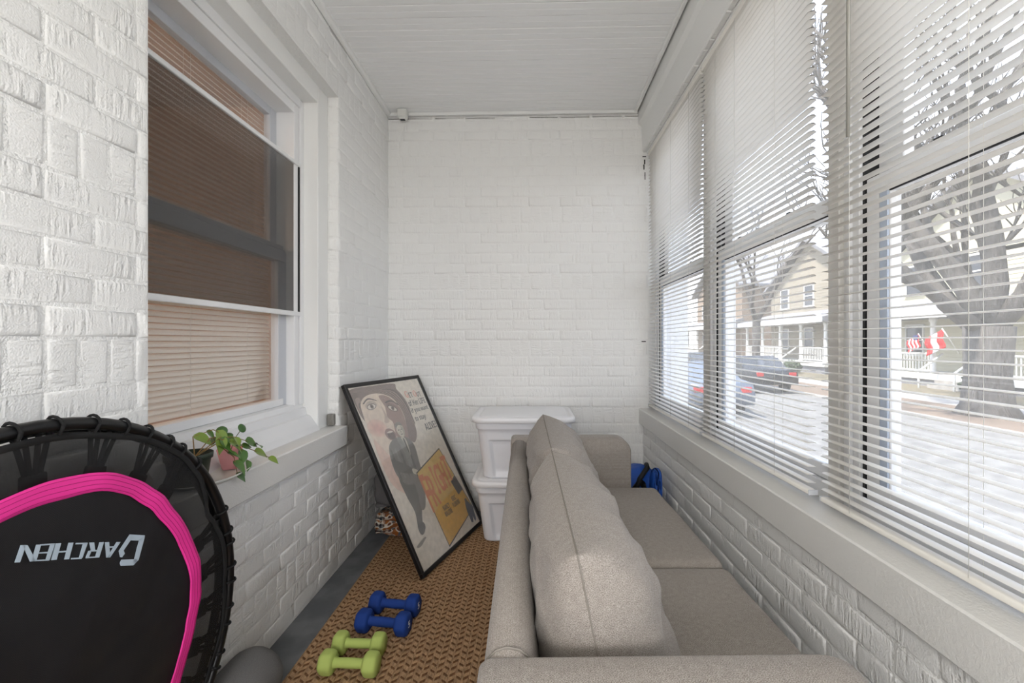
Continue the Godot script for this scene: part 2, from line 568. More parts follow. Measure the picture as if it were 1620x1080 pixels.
# ------------------------------------------------------------------ windows and blinds
func street_window(n: int, zd: float, label: String) -> void:
	var w := setting("window_%d" % n, label, "window")
	var zf := -zd            # far edge of the sash as world z
	var bottom := 0.705
	var top := 2.43
	# frame: jambs, head, sill of the unit (world z grows towards the camera)
	part(w, "frame", boxes([[0.838, bottom, zf - 0.06, 0.935, top, zf], [0.838, bottom, zf + 0.815, 0.935, top, zf + 0.832], [0.838, 2.38, zf, 0.935, top, zf + 0.815], [0.835, bottom, zf, 0.935, 0.755, zf + 0.815],
		[0.828, bottom, zf - 0.035, 0.838, top, zf - 0.022]]), M.vinyl)
	part(w, "gasket", boxes([[0.846, 0.755, zf, 0.9, 2.38, zf + 0.008]], 0.001), M.gasket)
	var low := part(w, "lower_sash", boxes([[0.849, 0.757, zf + 0.010, 0.876, 1.565, zf + 0.088], [0.849, 0.757, zf + 0.785, 0.876, 1.565, zf + 0.815], [0.849, 0.757, zf + 0.088, 0.876, 0.80, zf + 0.785], [0.845, 1.515, zf + 0.088, 0.876, 1.565, zf + 0.785],
		[0.846, 0.80, zf + 0.046, 0.849, 1.515, zf + 0.056]]), M.vinyl)
	part(low, "glass", box(Vector3(0.861, 0.795, zf + 0.08), Vector3(0.865, 1.52, zf + 0.79), 0.0003), M.dusty_glass)
	part(low, "gasket", boxes([[0.8455, 1.5125, zf + 0.088, 0.850, 1.516, zf + 0.785]], 0.0005), M.gasket)
	var hi := part(w, "upper_sash", boxes([[0.880, 1.515, zf + 0.010, 0.906, 2.38, zf + 0.088], [0.880, 1.515, zf + 0.785, 0.906, 2.38, zf + 0.815], [0.880, 1.515, zf + 0.088, 0.906, 1.56, zf + 0.785], [0.880, 2.335, zf + 0.088, 0.906, 2.38, zf + 0.785]]), M.vinyl)
	part(hi, "glass", box(Vector3(0.891, 1.555, zf + 0.08), Vector3(0.895, 2.34, zf + 0.79), 0.0003), M.dusty_glass)
	for dz in [0.20, 0.56]:
		part(w, "sash_lock", boxes([[0.850, 1.565, zf + dz - 0.022, 0.874, 1.572, zf + dz + 0.022], [0.856, 1.572, zf + dz - 0.008, 0.868, 1.588, zf + dz + 0.014]], 0.002), M.gasket)
	part(w, "stile_face", boxes([[0.844, 0.80, zf + 0.060, 0.849, 1.515, zf + 0.084]], 0.001), M.vinyl_blue)

func slat_mesh(length: float, width: float, crown: float) -> ArrayMesh:
	var st := st_new()
	var up := []
	var dn := []
	for k in 7:
		var s := k / 6.0 * 2.0 - 1.0
		var y := crown * (1.0 - s * s)
		up.append(Vector2(s * width / 2, y + 0.0003))
		dn.append(Vector2(s * width / 2, y - 0.0003))
	dn.reverse()
	var loop := up + dn
	var rings := []
	# the ends are clipped round
	for e in [[-0.5, -1.0], [-0.494, -0.35], [0.494, -0.35], [0.5, -1.0]]:
		var ring := []
		for q in loop:
			var pull: float = 0.006 * absf(q.x / (width / 2)) ** 2 * (1.0 if absf(e[0]) == 0.5 else 0.0)
			ring.append(Vector3(q.x, q.y, length * e[0] - signf(e[0]) * pull))
		rings.append(ring)
	skin_into(st, rings, true, true, true)
	return done(st)

func blind(label: String, x: float, z0: float, z1: float, y0: float, y1: float, pitch: float, tilt: float, m: Material, cords: Array, wand_z := 99.0, group := "white mini blinds on the street windows", width := 0.025) -> void:
	var b := thing("window_blind", label, "blind", Vector3(x, y0, (z0 + z1) / 2), group)
	var l := absf(z1 - z0)
	var sm := slat_mesh(l, width, 0.0022)
	var inward := -1.0 if x > 0 else 1.0
	part(b, "headrail", box(Vector3(-0.0135, y1 - y0 - 0.026, -l / 2), Vector3(0.0135, y1 - y0, l / 2), 0.002), m)
	part(b, "bottom_rail", round_box(Vector3(0.026, 0.014, l), 0.005, 2), m, Vector3(0, 0.008, 0))
	var y := 0.034
	var r := RandomNumberGenerator.new()
	r.seed = int(z0 * 1000)
	while y < y1 - y0 - 0.034:
		part(b, "slat", sm, m, Vector3(0, y, r.randf_range(-0.0012, 0.0012)), Basis(Vector3(0, 0, 1), tilt + r.randf_range(-0.02, 0.02)))
		y += pitch
	for c in cords:
		var ladder := st_new()
		for sx in [-1.0, 1.0]:
			tube_into(ladder, [Vector3(sx * 0.0132, 0.012, c), Vector3(sx * 0.0132, y1 - y0 - 0.02, c)], 0.0006, 5)
		part(b, "ladder_cord", done(ladder), M.cord)
	if wand_z < 50:
		part(b, "wand", tube([Vector3(inward * 0.03, y1 - y0 - 0.015, wand_z), Vector3(inward * 0.034, 1.645 - y0, wand_z)], 0.0042, 6), M.wand)
	for s in [-1.0, 1.0]:
		part(b, "end_cap", box(Vector3(-0.0135, 0.001, s * l / 2 - 0.0012), Vector3(0.0135, 0.0155, s * l / 2 + 0.0012), 0.0008), M.vinyl_grey)

# ------------------------------------------------------------------ the porch itself
func build_shell() -> void:
	# floor
	var f := setting("floor", "grey painted concrete porch floor", "floor")
	part(f, "slab", box(Vector3(-1.25, -0.25, -3.35), Vector3(1.0, 0.0, 1.95), 0.001), M.floor)
	# left wall, with the opening of the house window (1.17 .. 2.313 m away, up to 2.397)
	var wl := setting("wall_left", "white painted brick house wall with a window", "wall")
	part(wl, "mortar", boxes([[-1.25, 0, -1.17, -0.987, CEIL, 1.95], [-1.25, 0, -2.317, -0.987, 0.70, -1.17], [-1.25, 2.40, -2.317, -0.987, CEIL, -1.17], [-1.25, 0, -3.35, -0.987, CEIL, -2.317]], 0.001), M.mortar)
	var tl := Transform3D(Basis(Vector3(0, 0, -1), Vector3.UP, Vector3.RIGHT), Vector3(-0.987, 0, 0))
	var on_left := func(p: Vector3) -> float:
		var s := seen_from_here(p)
		var z := -p.z
		if z < 1.30 and p.y < 0.95 - maxf(0.0, z - 1.0): s *= 0.1      # behind the trampoline
		return s * 0.6
	lay_bricks(wl, tl, -1.9, 3.118, 0.012, CEIL - 0.02, [[1.17, 2.315, 0.62, 2.402]], 0.06, 11, on_left, 300, 0.0036)
	lay_bricks(wl, Transform3D(Basis.IDENTITY, Vector3(0, 0, -2.317)), -1.04, -0.984, 0.80, 2.39, [], 0.02, 12, seen_from_here, 60, 0.0045)
	part(wl, "bare_brick", round_box(Vector3(0.034, 0.058, 0.03), 0.006, 2), M.bare_mortar, Vector3(-1.018, 0.76, -2.306))
	part(wl, "lintel", box(Vector3(-1.05, 2.395, -2.317), Vector3(-0.985, 2.402, -1.17), 0.001), M.mortar)
	# far wall, a little out of square
	var turn := Basis(Vector3.UP, TURN)
	var wb := setting("wall_back", "white painted brick end wall", "wall")
	var tb := Transform3D(turn, Vector3(0, 0, -3.0914))
	part(wb, "mortar", box(Vector3(-1.3, 0, -0.25), Vector3(1.05, CEIL, 0), 0.001), M.mortar, tb.origin, turn)
	var on_back := func(p: Vector3) -> float:
		var s := seen_from_here(p)
		if p.y < 0.60 and p.x > -0.35: s *= 0.05
		return s
	lay_bricks(wb, tb, -0.995, 0.79, 0.012, CEIL - 0.02, [], -0.03, 13, on_back, 300, 0.0034)
	for c in [[0.7605, 2.40, 0.012, 0.0045], [0.763, 2.365, 0.004, 0.030], [0.7585, 2.33, 0.0035, 0.034], [0.7655, 2.27, 0.0025, 0.05], [0.757, 1.155, 0.014, 0.006]]:
		part(wb, "crack", box(Vector3(-c[2], -c[3] / 2, 0), Vector3(c[2], c[3] / 2, 0.0068), 0.0008), M.crack, tb * Vector3(c[0] - 0.005, c[1], 0), turn)
	# wall under the street windows, and the wall beyond the last window
	var wr := setting("wall_right", "white painted brick wall under the street windows", "wall")
	part(wr, "mortar", boxes([[0.751, 0, -3.35, 1.0, 0.66, 1.95], [0.84, 0.66, -3.35, 1.0, 2.45, -3.09], [0.751, 0.66, 1.55, 1.0, CEIL, 1.95]], 0.001), M.mortar)
	var tr := Transform3D(Basis(Vector3(0, 0, 1), Vector3.UP, Vector3.LEFT), Vector3(0.751, 0, 0))
	var on_right := func(p: Vector3) -> float:
		return seen_from_here(p) * (0.4 if p.y > 0.2 else 0.03)
	lay_bricks(wr, tr, -3.10, 1.9, 0.012, 0.605, [], 0.02, 14, on_right, 200, 0.0030)
	# posts between the windows
	for zd in [2.09, 1.166, 0.231, -0.704]:
		part(wr, "post", boxes([[0.825, 0.66, -zd - 0.105, 0.96, 2.46, -zd - 0.058]], 0.003), M.post)
	part(wr, "corner_board", boxes([[0.80, 0.66, -3.115, 0.96, 2.46, -3.090]], 0.003), M.wood_paint)
	# wall behind the camera, with a glazed door
	var wf := setting("wall_front", "white wall behind the viewer with a glazed door", "wall")
	part(wf, "panel", boxes([[-1.25, 0, 1.75, -0.42, 0.75, 1.95], [0.46, 0, 1.75, 1.0, 0.75, 1.95], [-1.25, 2.3, 1.75, 1.0, CEIL, 1.95], [-1.25, 0.75, 1.75, -0.98, 2.3, 1.95], [-0.50, 0.75, 1.75, -0.42, 2.3, 1.95], [0.46, 0.75, 1.75, 0.54, 2.3, 1.95], [0.90, 0.75, 1.75, 1.0, 2.3, 1.95], [-0.42, 2.1, 1.75, 0.46, 2.3, 1.95]], 0.001), M.mortar)
	part(wf, "side_light", box(Vector3(-0.98, 0.75, 1.84), Vector3(-0.50, 2.3, 1.845), 0.0005), M.clear)
	part(wf, "side_light", box(Vector3(0.54, 0.75, 1.84), Vector3(0.90, 2.3, 1.845), 0.0005), M.clear)
	var d := setting("door_1", "white storm door with a tall pane", "door")
	part(d, "door_frame", boxes([[-0.42, 0, 1.80, -0.30, 2.1, 1.85], [0.34, 0, 1.80, 0.46, 2.1, 1.85], [-0.30, 0, 1.80, 0.34, 0.25, 1.85], [-0.30, 1.98, 1.80, 0.34, 2.1, 1.85]]), M.vinyl)
	part(d, "glass", box(Vector3(-0.31, 0.24, 1.823), Vector3(0.35, 1.99, 1.829), 0.0005), M.clear)
	part(d, "handle", round_box(Vector3(0.02, 0.14, 0.03), 0.008, 2), M.gasket, Vector3(0.37, 1.0, 1.79))
	# ceiling of narrow beaded boards
	var c := setting("ceiling", "white beadboard porch ceiling", "ceiling")
	part(c, "slab", box(Vector3(-1.3, CEIL + 0.011, -3.4), Vector3(1.05, CEIL + 0.20, 2.0), 0.002), M.board_paint)
	var prof := [[0.0005, 0.012], [0.0005, 0.003], [0.0035, 0.0], [0.0395, 0.0], [0.0418, 0.0022], [0.0441, 0.0], [0.0801, 0.0], [0.0831, 0.003], [0.0831, 0.012]]
	var poly := []
	for p in prof: poly.append(Vector2(p[0], p[1]))
	var board := prism(poly, -0.818, 0.85)
	var r := RandomNumberGenerator.new()
	r.seed = 5
	for i in 58:
		var z := -3.105 + i * 0.0845
		if z > 1.68: break
		# local x of the profile runs along +z of the room, its z along -x
		part(c, "board", board, M.board_paint, Vector3(-0.118, CEIL + r.randf_range(-0.0012, 0.0008), z), turn * Basis(Vector3(0, 0, 1), Vector3.UP, Vector3(-1, 0, 0)))
	# mouldings
	var t1 := setting("trim_1", "white moulding between ceiling and house wall", "moulding")
	var quarter := [Vector2(0, 0), Vector2(0.014, 0.003), Vector2(0.022, 0.010), Vector2(0.025, 0.024), Vector2(0, 0.024)]
	part(t1, "moulding", prism(quarter, -1.72, 3.11), M.wood_paint, Vector3(-0.983, CEIL - 0.024, 0), Basis(Vector3.RIGHT, Vector3.UP, Vector3(0, 0, 1)) * Basis(Vector3.RIGHT, Vector3.UP, Vector3(0, 0, -1)))
	var t2 := setting("trim_2", "white moulding between ceiling and end wall", "moulding")
	part(t2, "moulding", box(Vector3(-0.98, -0.022, 0.009), Vector3(0.708, 0.0, 0.030), 0.004), M.wood_paint, Vector3(0, CEIL, -3.0914), turn)
	var t3 := setting("trim_3", "white moulding between ceiling and window beam", "moulding")
	part(t3, "moulding", box(Vector3(0.682, CEIL - 0.020, -3.07), Vector3(0.703, CEIL + 0.002, 1.72), 0.004), M.wood_paint)
	# beam over the street windows: its face leans, its underside is rough
	var t4 := setting("trim_4", "white painted beam over the street windows", "beam")
	part(t4, "beam", prism([Vector2(0.7135, 2.72), Vector2(0.717, 2.62), Vector2(0.736, 2.60), Vector2(0.744, 2.437), Vector2(0.752, 2.43), Vector2(1.0, 2.43), Vector2(1.0, 2.72)], -1.95, 3.35, Transform3D(Basis(Vector3.RIGHT, Vector3.UP, Vector3(0, 0, -1)), Vector3.ZERO)), M.wood_paint)
	part(t4, "stop_strip", boxes([[0.772, 2.418, -3.07, 0.786, 2.432, 1.6], [0.810, 2.40, -3.08, 0.838, 2.432, 1.6]], 0.002), M.wood_paint)
	r.seed = 8
	var zz := -3.0
	while zz < -0.9:
		var ln := r.randf_range(0.05, 0.16)
		part(t4, "rough_edge", box(Vector3(0.747, 2.425, zz), Vector3(0.770, 2.4315, zz + ln), 0.002), M.mortar)
		zz += ln + r.randf_range(0.006, 0.02)
	# sill under the street windows
	var t5 := setting("trim_5", "white painted deep window sill on the street side", "window sill")
	part(t5, "sill_board", box(Vector3(0.72, 0.602, -3.087), Vector3(0.93, 0.705, 1.55), 0.004), M.sill_paint)
	# house window: casing, sill, storm frame, screen, sashes
	var t6 := setting("trim_6", "white painted window sill and casing on the house wall", "window sill")
	part(t6, "sill_board", box(Vector3(-1.12, 0.628, -2.328), Vector3(-0.945, 0.727, -1.02), 0.004), M.sill_paint)
	part(t6, "casing", boxes([[-1.24, 0.72, -2.3165, -1.04, 2.397, -2.209], [-1.20, 0.72, -1.23, -1.04, 2.397, -1.165], [-1.20, 2.313, -2.209, -1.04, 2.397, -1.23]], 0.003), M.wood_paint)
	part(t6, "sloped_sill", prism([Vector2(-1.16, 0.70), Vector2(-1.16, 0.862), Vector2(-1.118, 0.858), Vector2(-1.112, 0.838), Vector2(-1.098, 0.835), Vector2(-1.094, 0.803), Vector2(-1.078, 0.798), Vector2(-1.045, 0.752), Vector2(-1.03, 0.726), Vector2(-1.03, 0.70)], 1.27, 2.209, Transform3D(Basis(Vector3.RIGHT, Vector3.UP, Vector3(0, 0, -1)), Vector3.ZERO)), M.vinyl)
	var w := setting("window_1", "tall white double-hung house window with a half insect screen", "window")
	part(w, "storm_frame", boxes([[-1.20, 0.855, -2.209, -1.108, 2.31, -2.178], [-1.13, 0.855, -2.178, -1.118, 2.28, -2.160], [-1.20, 0.855, -2.160, -1.112, 2.27, -2.128],
		[-1.20, 2.272, -2.178, -1.108, 2.313, -1.23], [-1.13, 2.255, -2.160, -1.116, 2.272, -1.23], [-1.20, 2.225, -2.128, -1.112, 2.255, -1.23], [-1.20, 0.855, -1.28, -1.108, 2.31, -1.225]], 0.002), M.vinyl)
	part(w, "screen", box(Vector3(-1.1165, 1.29, -2.172), Vector3(-1.1155, 1.992, -1.23), 0.0002), M.screen)
	part(w, "screen_rail", boxes([[-1.121, 1.985, -2.176, -1.106, 2.003, -1.23]], 0.002), M.vinyl)
	part(w, "screen_rail", boxes([[-1.121, 1.275, -2.176, -1.106, 1.296, -1.23]], 0.002), M.vinyl)
	part(w, "screen_edge", boxes([[-1.119, 1.29, -2.176, -1.110, 1.992, -2.166]], 0.001), M.gasket)
	var s1 := part(w, "lower_sash", boxes([[-1.185, 0.862, -2.128, -1.15, 1.57, -2.062], [-1.19, 1.52, -2.1, -1.14, 1.572, -1.23], [-1.20, 1.575, -2.1, -1.15, 1.595, -1.23]], 0.002), M.vinyl_grey)
	part(s1, "bottom_rail", boxes([[-1.185, 0.862, -2.100, -1.148, 0.893, -1.23]], 0.002), M.vinyl)
	part(s1, "glass", box(Vector3(-1.170, 0.89, -2.07), Vector3(-1.166, 1.525, -1.23), 0.0003), M.clear)
	var s2 := part(w, "upper_sash", boxes([[-1.225, 1.55, -2.128, -1.195, 2.24, -2.075], [-1.225, 2.19, -2.075, -1.195, 2.24, -1.23]], 0.002), M.vinyl_grey)
	part(s2, "glass", box(Vector3(-1.212, 1.57, -2.08), Vector3(-1.208, 2.2, -1.23), 0.0003), M.clear)
	# the room of the house behind that window
	var wh := setting("wall_house", "tan walls of the room behind the house window", "wall")
	part(wh, "room_shell", boxes([[-3.3, 0, -3.0, -3.2, 2.7, 0.4], [-3.3, 0, -3.1, -1.25, 2.7, -3.0], [-3.3, 0, 0.4, -1.25, 2.7, 0.5], [-3.3, -0.1, -3.1, -1.25, 0.0, 0.5], [-3.3, 2.7, -3.1, -1.25, 2.8, 0.5]], 0.001), M.room_tan)

func build_windows() -> void:
	street_window(2, 3.035, "far street window beside the end wall")
	street_window(3, 2.09, "middle street window with a view down the road")
	street_window(4, 1.166, "near street window facing the tree and flags")
	street_window(5, 0.231, "street window beside the viewer")
	street_window(6, -0.704, "last street window behind the viewer")
	blind("white mini blind on the far street window next to the end wall", 0.79, -3.05, -2.11, 0.722, 2.42, 0.0225, 0.0, M.slat, [-0.30, 0.02, 0.32])
	blind("white mini blind on the middle street window, between the other two blinds", 0.79, -2.09, -1.28, 0.722, 2.42, 0.0225, 0.0, M.slat, [-0.25, -0.065, 0.225])
	blind("white mini blind with a hanging wand on the nearest street window", 0.79, -1.23, -0.40, 0.722, 2.42, 0.0225, 0.0, M.slat, [-0.30, 0.005, 0.30], -0.275)
	blind("white mini blind beside the viewer", 0.79, -0.37, 0.47, 0.722, 2.42, 0.0225, 0.0, M.slat, [-0.30, 0.30])
	blind("white mini blind behind the viewer", 0.79, 0.50, 1.34, 0.722, 2.42, 0.0225, 0.0, M.slat, [-0.30, 0.30])
	blind("cream mini blind behind the glass of the house window", -1.25, -2.155, -1.24, 0.865, 2.26, 0.0205, -0.76, M.slat_tan, [-0.28, 0.05], 99.0, "cream blind in the house window")

# a hanging globe lamp, as the porch and the room of the house have one
func globe_lamp(label: String, at: Vector3, drop: float, r: float, colour: Color, energy: float, glow: Material) -> void:
	var l := thing("pendant_lamp", label, "lamp", at)
	part(l, "canopy", lathe([[0.001, 0.0], [0.06, 0.0], [0.055, -0.02], [0.001, -0.025]], 24), M.vinyl)
	part(l, "cord", tube([Vector3(0, -0.02, 0), Vector3(0, -drop + r, 0)], 0.004, 8), M.vinyl)
	var g := []
	for k in 15: g.append([maxf(0.001, sin(PI * k / 14) * r), -drop + cos(PI * k / 14) * r])
	part(l, "globe_bulb", lathe(g, 28), glow)
	var o := OmniLight3D.new()
	o.name = "globe_light"
	o.light_color = colour
	o.light_energy = energy
	o.light_size = r * 0.8
	o.omni_range = 14.0
	o.omni_attenuation = 2.0
	o.shadow_enabled = true
	o.position = Vector3(0, -drop, 0)
	l.add_child(o)

func floor_lamp(label: String, at: Vector3, h: float, r: float, colour: Color, energy: float, glow: Material) -> void:
	var l := thing("floor_lamp", label, "lamp", at)
	part(l, "base", lathe([[0.001, 0.0], [0.14, 0.0], [0.14, 0.012], [0.03, 0.022], [0.012, 0.035]], 28), M.vinyl)
	part(l, "pole", tube([Vector3(0, 0.03, 0), Vector3(0, h - r, 0)], 0.011, 10), M.vinyl)
	var g := []
	for k in 15: g.append([maxf(0.001, sin(PI * k / 14) * r), h - cos(PI * k / 14) * r])
	part(l, "globe_bulb", lathe(g, 28), glow)
	var o := OmniLight3D.new()
	o.name = "globe_light"
	o.light_color = colour
	o.light_energy = energy
	o.light_size = r * 0.8
	o.omni_range = 14.0
	o.omni_attenuation = 2.0
	o.shadow_enabled = true
	o.position = Vector3(0, h, 0)
	l.add_child(o)

func build_lamp() -> void:
	floor_lamp("white globe floor lamp standing behind the viewer", Vector3(-0.15, 0.0, 1.25), 1.50, 0.17, Color(1.0, 0.985, 0.965), 0.35, M.diffuser)
	globe_lamp("warm globe lamp hanging in the room behind the house window", Vector3(-2.5, 2.70, -0.5), 0.55, 0.14, Color(1.0, 0.87, 0.72), 0.19, M.shade)

# ------------------------------------------------------------------ sofa
func pillow(w: float, h: float, th: float, seed_: int) -> Array:
	var n := 30
	var nz := noise(seed_, 3.2, 3)
	var front := []
	var back := []
	var rim := []
	for i in n + 1:
		var fr := []
		var bk := []
		for j in n + 1:
			var s := sin((i / float(n) - 0.5) * PI)       # -1 .. 1 along the width, denser at the edges
			var t := sin((j / float(n) - 0.5) * PI)
			# edges drawn in between the corners
			var x := s * w / 2 * (1.0 - 0.045 * (1.0 - t * t))
			var y := t * h / 2 * (1.0 - 0.055 * (1.0 - s * s * s * s))
			var full := pow(maxf(0.0, (1.0 - pow(absf(s), 5.0)) * (1.0 - pow(absf(t), 5.0))), 0.47)
			var low := 1.0 - 0.22 * t                     # filling sinks to the bottom
			var d := th / 2 * full * low
			# creases that run from the corners and along the belly
			var crease := 0.0
			for c in [[-1.0, 1.0], [1.0, 1.0], [-1.0, -1.0], [1.0, -1.0]]:
				var q := Vector2(s - c[0], (t - c[1]) * h / w)
				var a := atan2(q.y, q.x)
				crease += sin(a * 9.0 + nz.get_noise_2d(s, t) * 2.0) * exp(-q.length() * 2.6) * 0.012
			var wob := nz.get_noise_3d(x * 1.6, y * 3.2, 1.0) * 0.026 + nz.get_noise_3d(x * 3.4, y * 2.0, 4.0) * 0.014
			fr.append(Vector3(x, y, d + (crease + wob) * full))
			var wob2 := nz.get_noise_3d(x * 1.6, y * 3.2, 7.0) * 0.018 + nz.get_noise_3d(x * 1.1, y * 7.5, 9.0) * 0.008
			bk.append(Vector3(x, y, -d * 0.72 + (crease + wob2) * full))
		front.append(fr)
		back.append(bk)
	var st := st_new()
	for i in n:
		for j in n:
			quad(st, front[i][j], front[i][j + 1], front[i + 1][j + 1], front[i + 1][j])
			quad(st, back[i][j], back[i + 1][j], back[i + 1][j + 1], back[i][j + 1])
	st.index()
	for i in n: rim.append(front[i][0])
	for j in n: rim.append(front[n][j])
	for i in n: rim.append(front[n - i][n])
	for j in n: rim.append(front[0][n - j])
	return [done(st), tube(rim, 0.0016, 6, true)]

func seat_push(w: float, l: float) -> Callable:
	var nz := noise(77, 2.0, 2)
	return func(p: Vector3, _n: Vector3) -> Vector3:
		if p.y > 0:
			var s := p.x / (w / 2)
			var t := p.z / (l / 2)
			p.y += 0.020 * (1 - s * s) * (1 - t * t) + nz.get_noise_2d(p.x, p.z) * 0.004
		p.x += nz.get_noise_2d(p.z * 2.0, p.y) * 0.004
		return p

func build_sofa() -> void:
	var s := thing("sofa", "light grey two-seat fabric sofa facing the street windows", "sofa")
	s.rotation.y = 0.016
	s.position.y = 0.0085
	var z0 := -2.2275
	var z1 := -0.7016
	part(s, "base", round_box(Vector3(0.60, 0.22, 1.76), 0.02, 2), M.fabric, Vector3(0.24, 0.18, (z0 + z1) / 2))
	# back: a slim slab, rounded on top, thicker towards the seat
	var prof := [[-0.066, 0.08], [-0.067, 0.40], [-0.066, 0.625], [-0.060, 0.647], [-0.046, 0.661], [-0.028, 0.666], [-0.008, 0.662], [0.006, 0.650], [0.014, 0.630], [0.045, 0.45], [0.05, 0.30], [0.05, 0.08]]
	var rings := []
	for e in [[z0 - 0.02, 1.0], [z0, 0.0], [lerpf(z0, z1, 0.33), 0.0], [lerpf(z0, z1, 0.66), 0.0], [z1 - 0.01, 0.0], [z1 + 0.004, 0.006]]:
		var ring := []
		for p in prof: ring.append(Vector3(p[0] * (1.0 - e[1] * 0.2), p[1] - e[1], e[0]))
		rings.append(ring)
	part(s, "back", skin(rings, true, true, true), M.fabric)
	part(s, "seam", tube([Vector3(-0.066, 0.60, z1 - 0.012), Vector3(-0.0665, 0.63, z1 - 0.012), Vector3(-0.059, 0.649, z1 - 0.012), Vector3(-0.045, 0.6625, z1 - 0.012), Vector3(-0.028, 0.6675, z1 - 0.012), Vector3(-0.008, 0.6635, z1 - 0.012), Vector3(0.007, 0.651, z1 - 0.012), Vector3(0.016, 0.63, z1 - 0.012)], 0.0022, 6), M.seam)
	# arms: upright slabs with a rounded front corner
	for a in [[z0 - 0.125, z0], [z1, z1 + 0.125]]:
		var st := st_new()
		var loop := []
		loop.append(Vector2(-0.07, 0.08)); loop.append(Vector2(-0.07, 0.632))
		for k in 7: loop.append(Vector2(-0.052, 0.65) + Vector2(-cos(k / 6.0 * PI / 2), sin(k / 6.0 * PI / 2)) * 0.018)
		for k in 9: loop.append(Vector2(0.455, 0.598) + Vector2(sin(k / 8.0 * PI / 2), cos(k / 8.0 * PI / 2)) * 0.07)
		loop.append(Vector2(0.525, 0.08))
		var rs := []
		for e in [[0.0, 0.012], [0.05, 0.004], [0.12, 0.0], [0.88, 0.0], [0.95, 0.004], [1.0, 0.012]]:
			var ring := []
			for q in loop:
				var c := Vector2(0.2275, 0.33)
				var d: Vector2 = q - c
				ring.append(Vector3(q.x - signf(d.x) * e[1] * 0.8, q.y - (e[1] if d.y > 0 else 0.0), lerpf(a[0], a[1], e[0])))
			rs.append(ring)
		skin_into(st, rs, true, true, true)
		part(s, "arm", done(st), M.fabric)
	for c in [[z0, -1.449], [-1.441, z1]]:
		var l: float = c[1] - c[0] - 0.004
		part(s, "seat_cushion", round_box(Vector3(0.60, 0.15, l), 0.035, 4, 8, seat_push(0.60, l)), M.fabric, Vector3(0.348, 0.362, (c[0] + c[1]) / 2))
	for c in [[-1.815, 3, 0.68, "back_cushion"], [-1.085, 4, 0.70, "back_cushion"]]:
		var p := pillow(c[2], 0.43, 0.30, c[1])
		# pillow x runs along the sofa, its z out of the back; it leans on the back
		var b := Basis(Vector3(0, 0, -1), Vector3.UP, Vector3(1, 0, 0)) * Basis(Vector3.RIGHT, -0.20)
		var o := part(s, c[3], p[0], M.fabric, Vector3(0.128, 0.59, c[0]), b)
		part(o, "seam", p[1], M.seam)
	for q in [[0.0, z0 - 0.05], [0.45, z0 - 0.05], [0.0, z1 + 0.05], [0.45, z1 + 0.05]]:
		part(s, "leg", lathe([[0.016, 0.0], [0.022, 0.09]], 12), M.leg, Vector3(q[0], 0.0, q[1]))

# ------------------------------------------------------------------ trampoline
const LOGO := {
	"N": [[-0.0274, 0.2992, -0.0195, 0.2960, -0.0286, 0.2706, -0.0362, 0.2740], [-0.0244, 0.2980, -0.0172, 0.2946, -0.0038, 0.2608, -0.0132, 0.2643], [-0.0035, 0.2894, 0.0040, 0.2864, -0.0038, 0.2606, -0.0114, 0.2637]],
	"E": [[0.0058, 0.2862, 0.0298, 0.2770, 0.0291, 0.2747, 0.0051, 0.2839], [0.0226, 0.2798, 0.0298, 0.2766, 0.0210, 0.2512, 0.0143, 0.2535], [0.0037, 0.2725, 0.0226, 0.2652, 0.0220, 0.2627, 0.0029, 0.2705], [-0.0027, 0.2622, 0.0210, 0.2522, 0.0201, 0.2502, -0.0035, 0.2603]],
	"H": [[0.0320, 0.2758, 0.0417, 0.2721, 0.0338, 0.2451, 0.0247, 0.2485], [0.0551, 0.2669, 0.0638, 0.2634, 0.0557, 0.2356, 0.0474, 0.2390], [0.0355, 0.2598, 0.0542, 0.2525, 0.0533, 0.2501, 0.0346, 0.2574]],
	"C": [[0.0668, 0.2614, 0.0883, 0.2526, 0.0879, 0.2500, 0.0657, 0.2591], [0.0805, 0.2557, 0.0887, 0.2517, 0.0786, 0.2276, 0.0719, 0.2294], [0.0582, 0.2366, 0.0786, 0.2282, 0.0766, 0.2263, 0.0575, 0.2343]],
	"R": [[0.1125, 0.2427, 0.1213, 0.2393, 0.1115, 0.2124, 0.1033, 0.2156], [0.0922, 0.2509, 0.1013, 0.2473, 0.1033, 0.2310, 0.0952, 0.2337], [0.0942, 0.2348, 0.1094, 0.2286, 0.1088, 0.2261, 0.0903, 0.2338], [0.0903, 0.2354, 0.0962, 0.2331, 0.0903, 0.2220, 0.0848, 0.2246], [0.0863, 0.2253, 0.1053, 0.2175, 0.1043, 0.2152, 0.0848, 0.2233]],
	"A": [[0.1241, 0.2377, 0.1327, 0.2343, 0.1349, 0.2019, 0.1269, 0.2049], [0.1493, 0.2270, 0.1579, 0.2232, 0.1349, 0.2015, 0.1284, 0.2041], [0.1295, 0.2263, 0.1470, 0.2195, 0.1459, 0.2168, 0.1299, 0.2230]],
	"D": [[0.1560, 0.2052, 0.1664, 0.2017, 0.1694, 0.1932, 0.1629, 0.1882, 0.1588, 0.1910], [0.1560, 0.2052, 0.1813, 0.2292, 0.1854, 0.2177, 0.1664, 0.2011], [0.1813, 0.2292, 0.2179, 0.2116, 0.2171, 0.2063, 0.2051, 0.2051, 0.1818, 0.2162], [0.2051, 0.2092, 0.2176, 0.2072, 0.2001, 0.1576, 0.1890, 0.1652], [0.1618, 0.1838, 0.1989, 0.1676, 0.2001, 0.1576, 0.1959, 0.1552, 0.1595, 0.1718, 0.1579, 0.1782]],
}

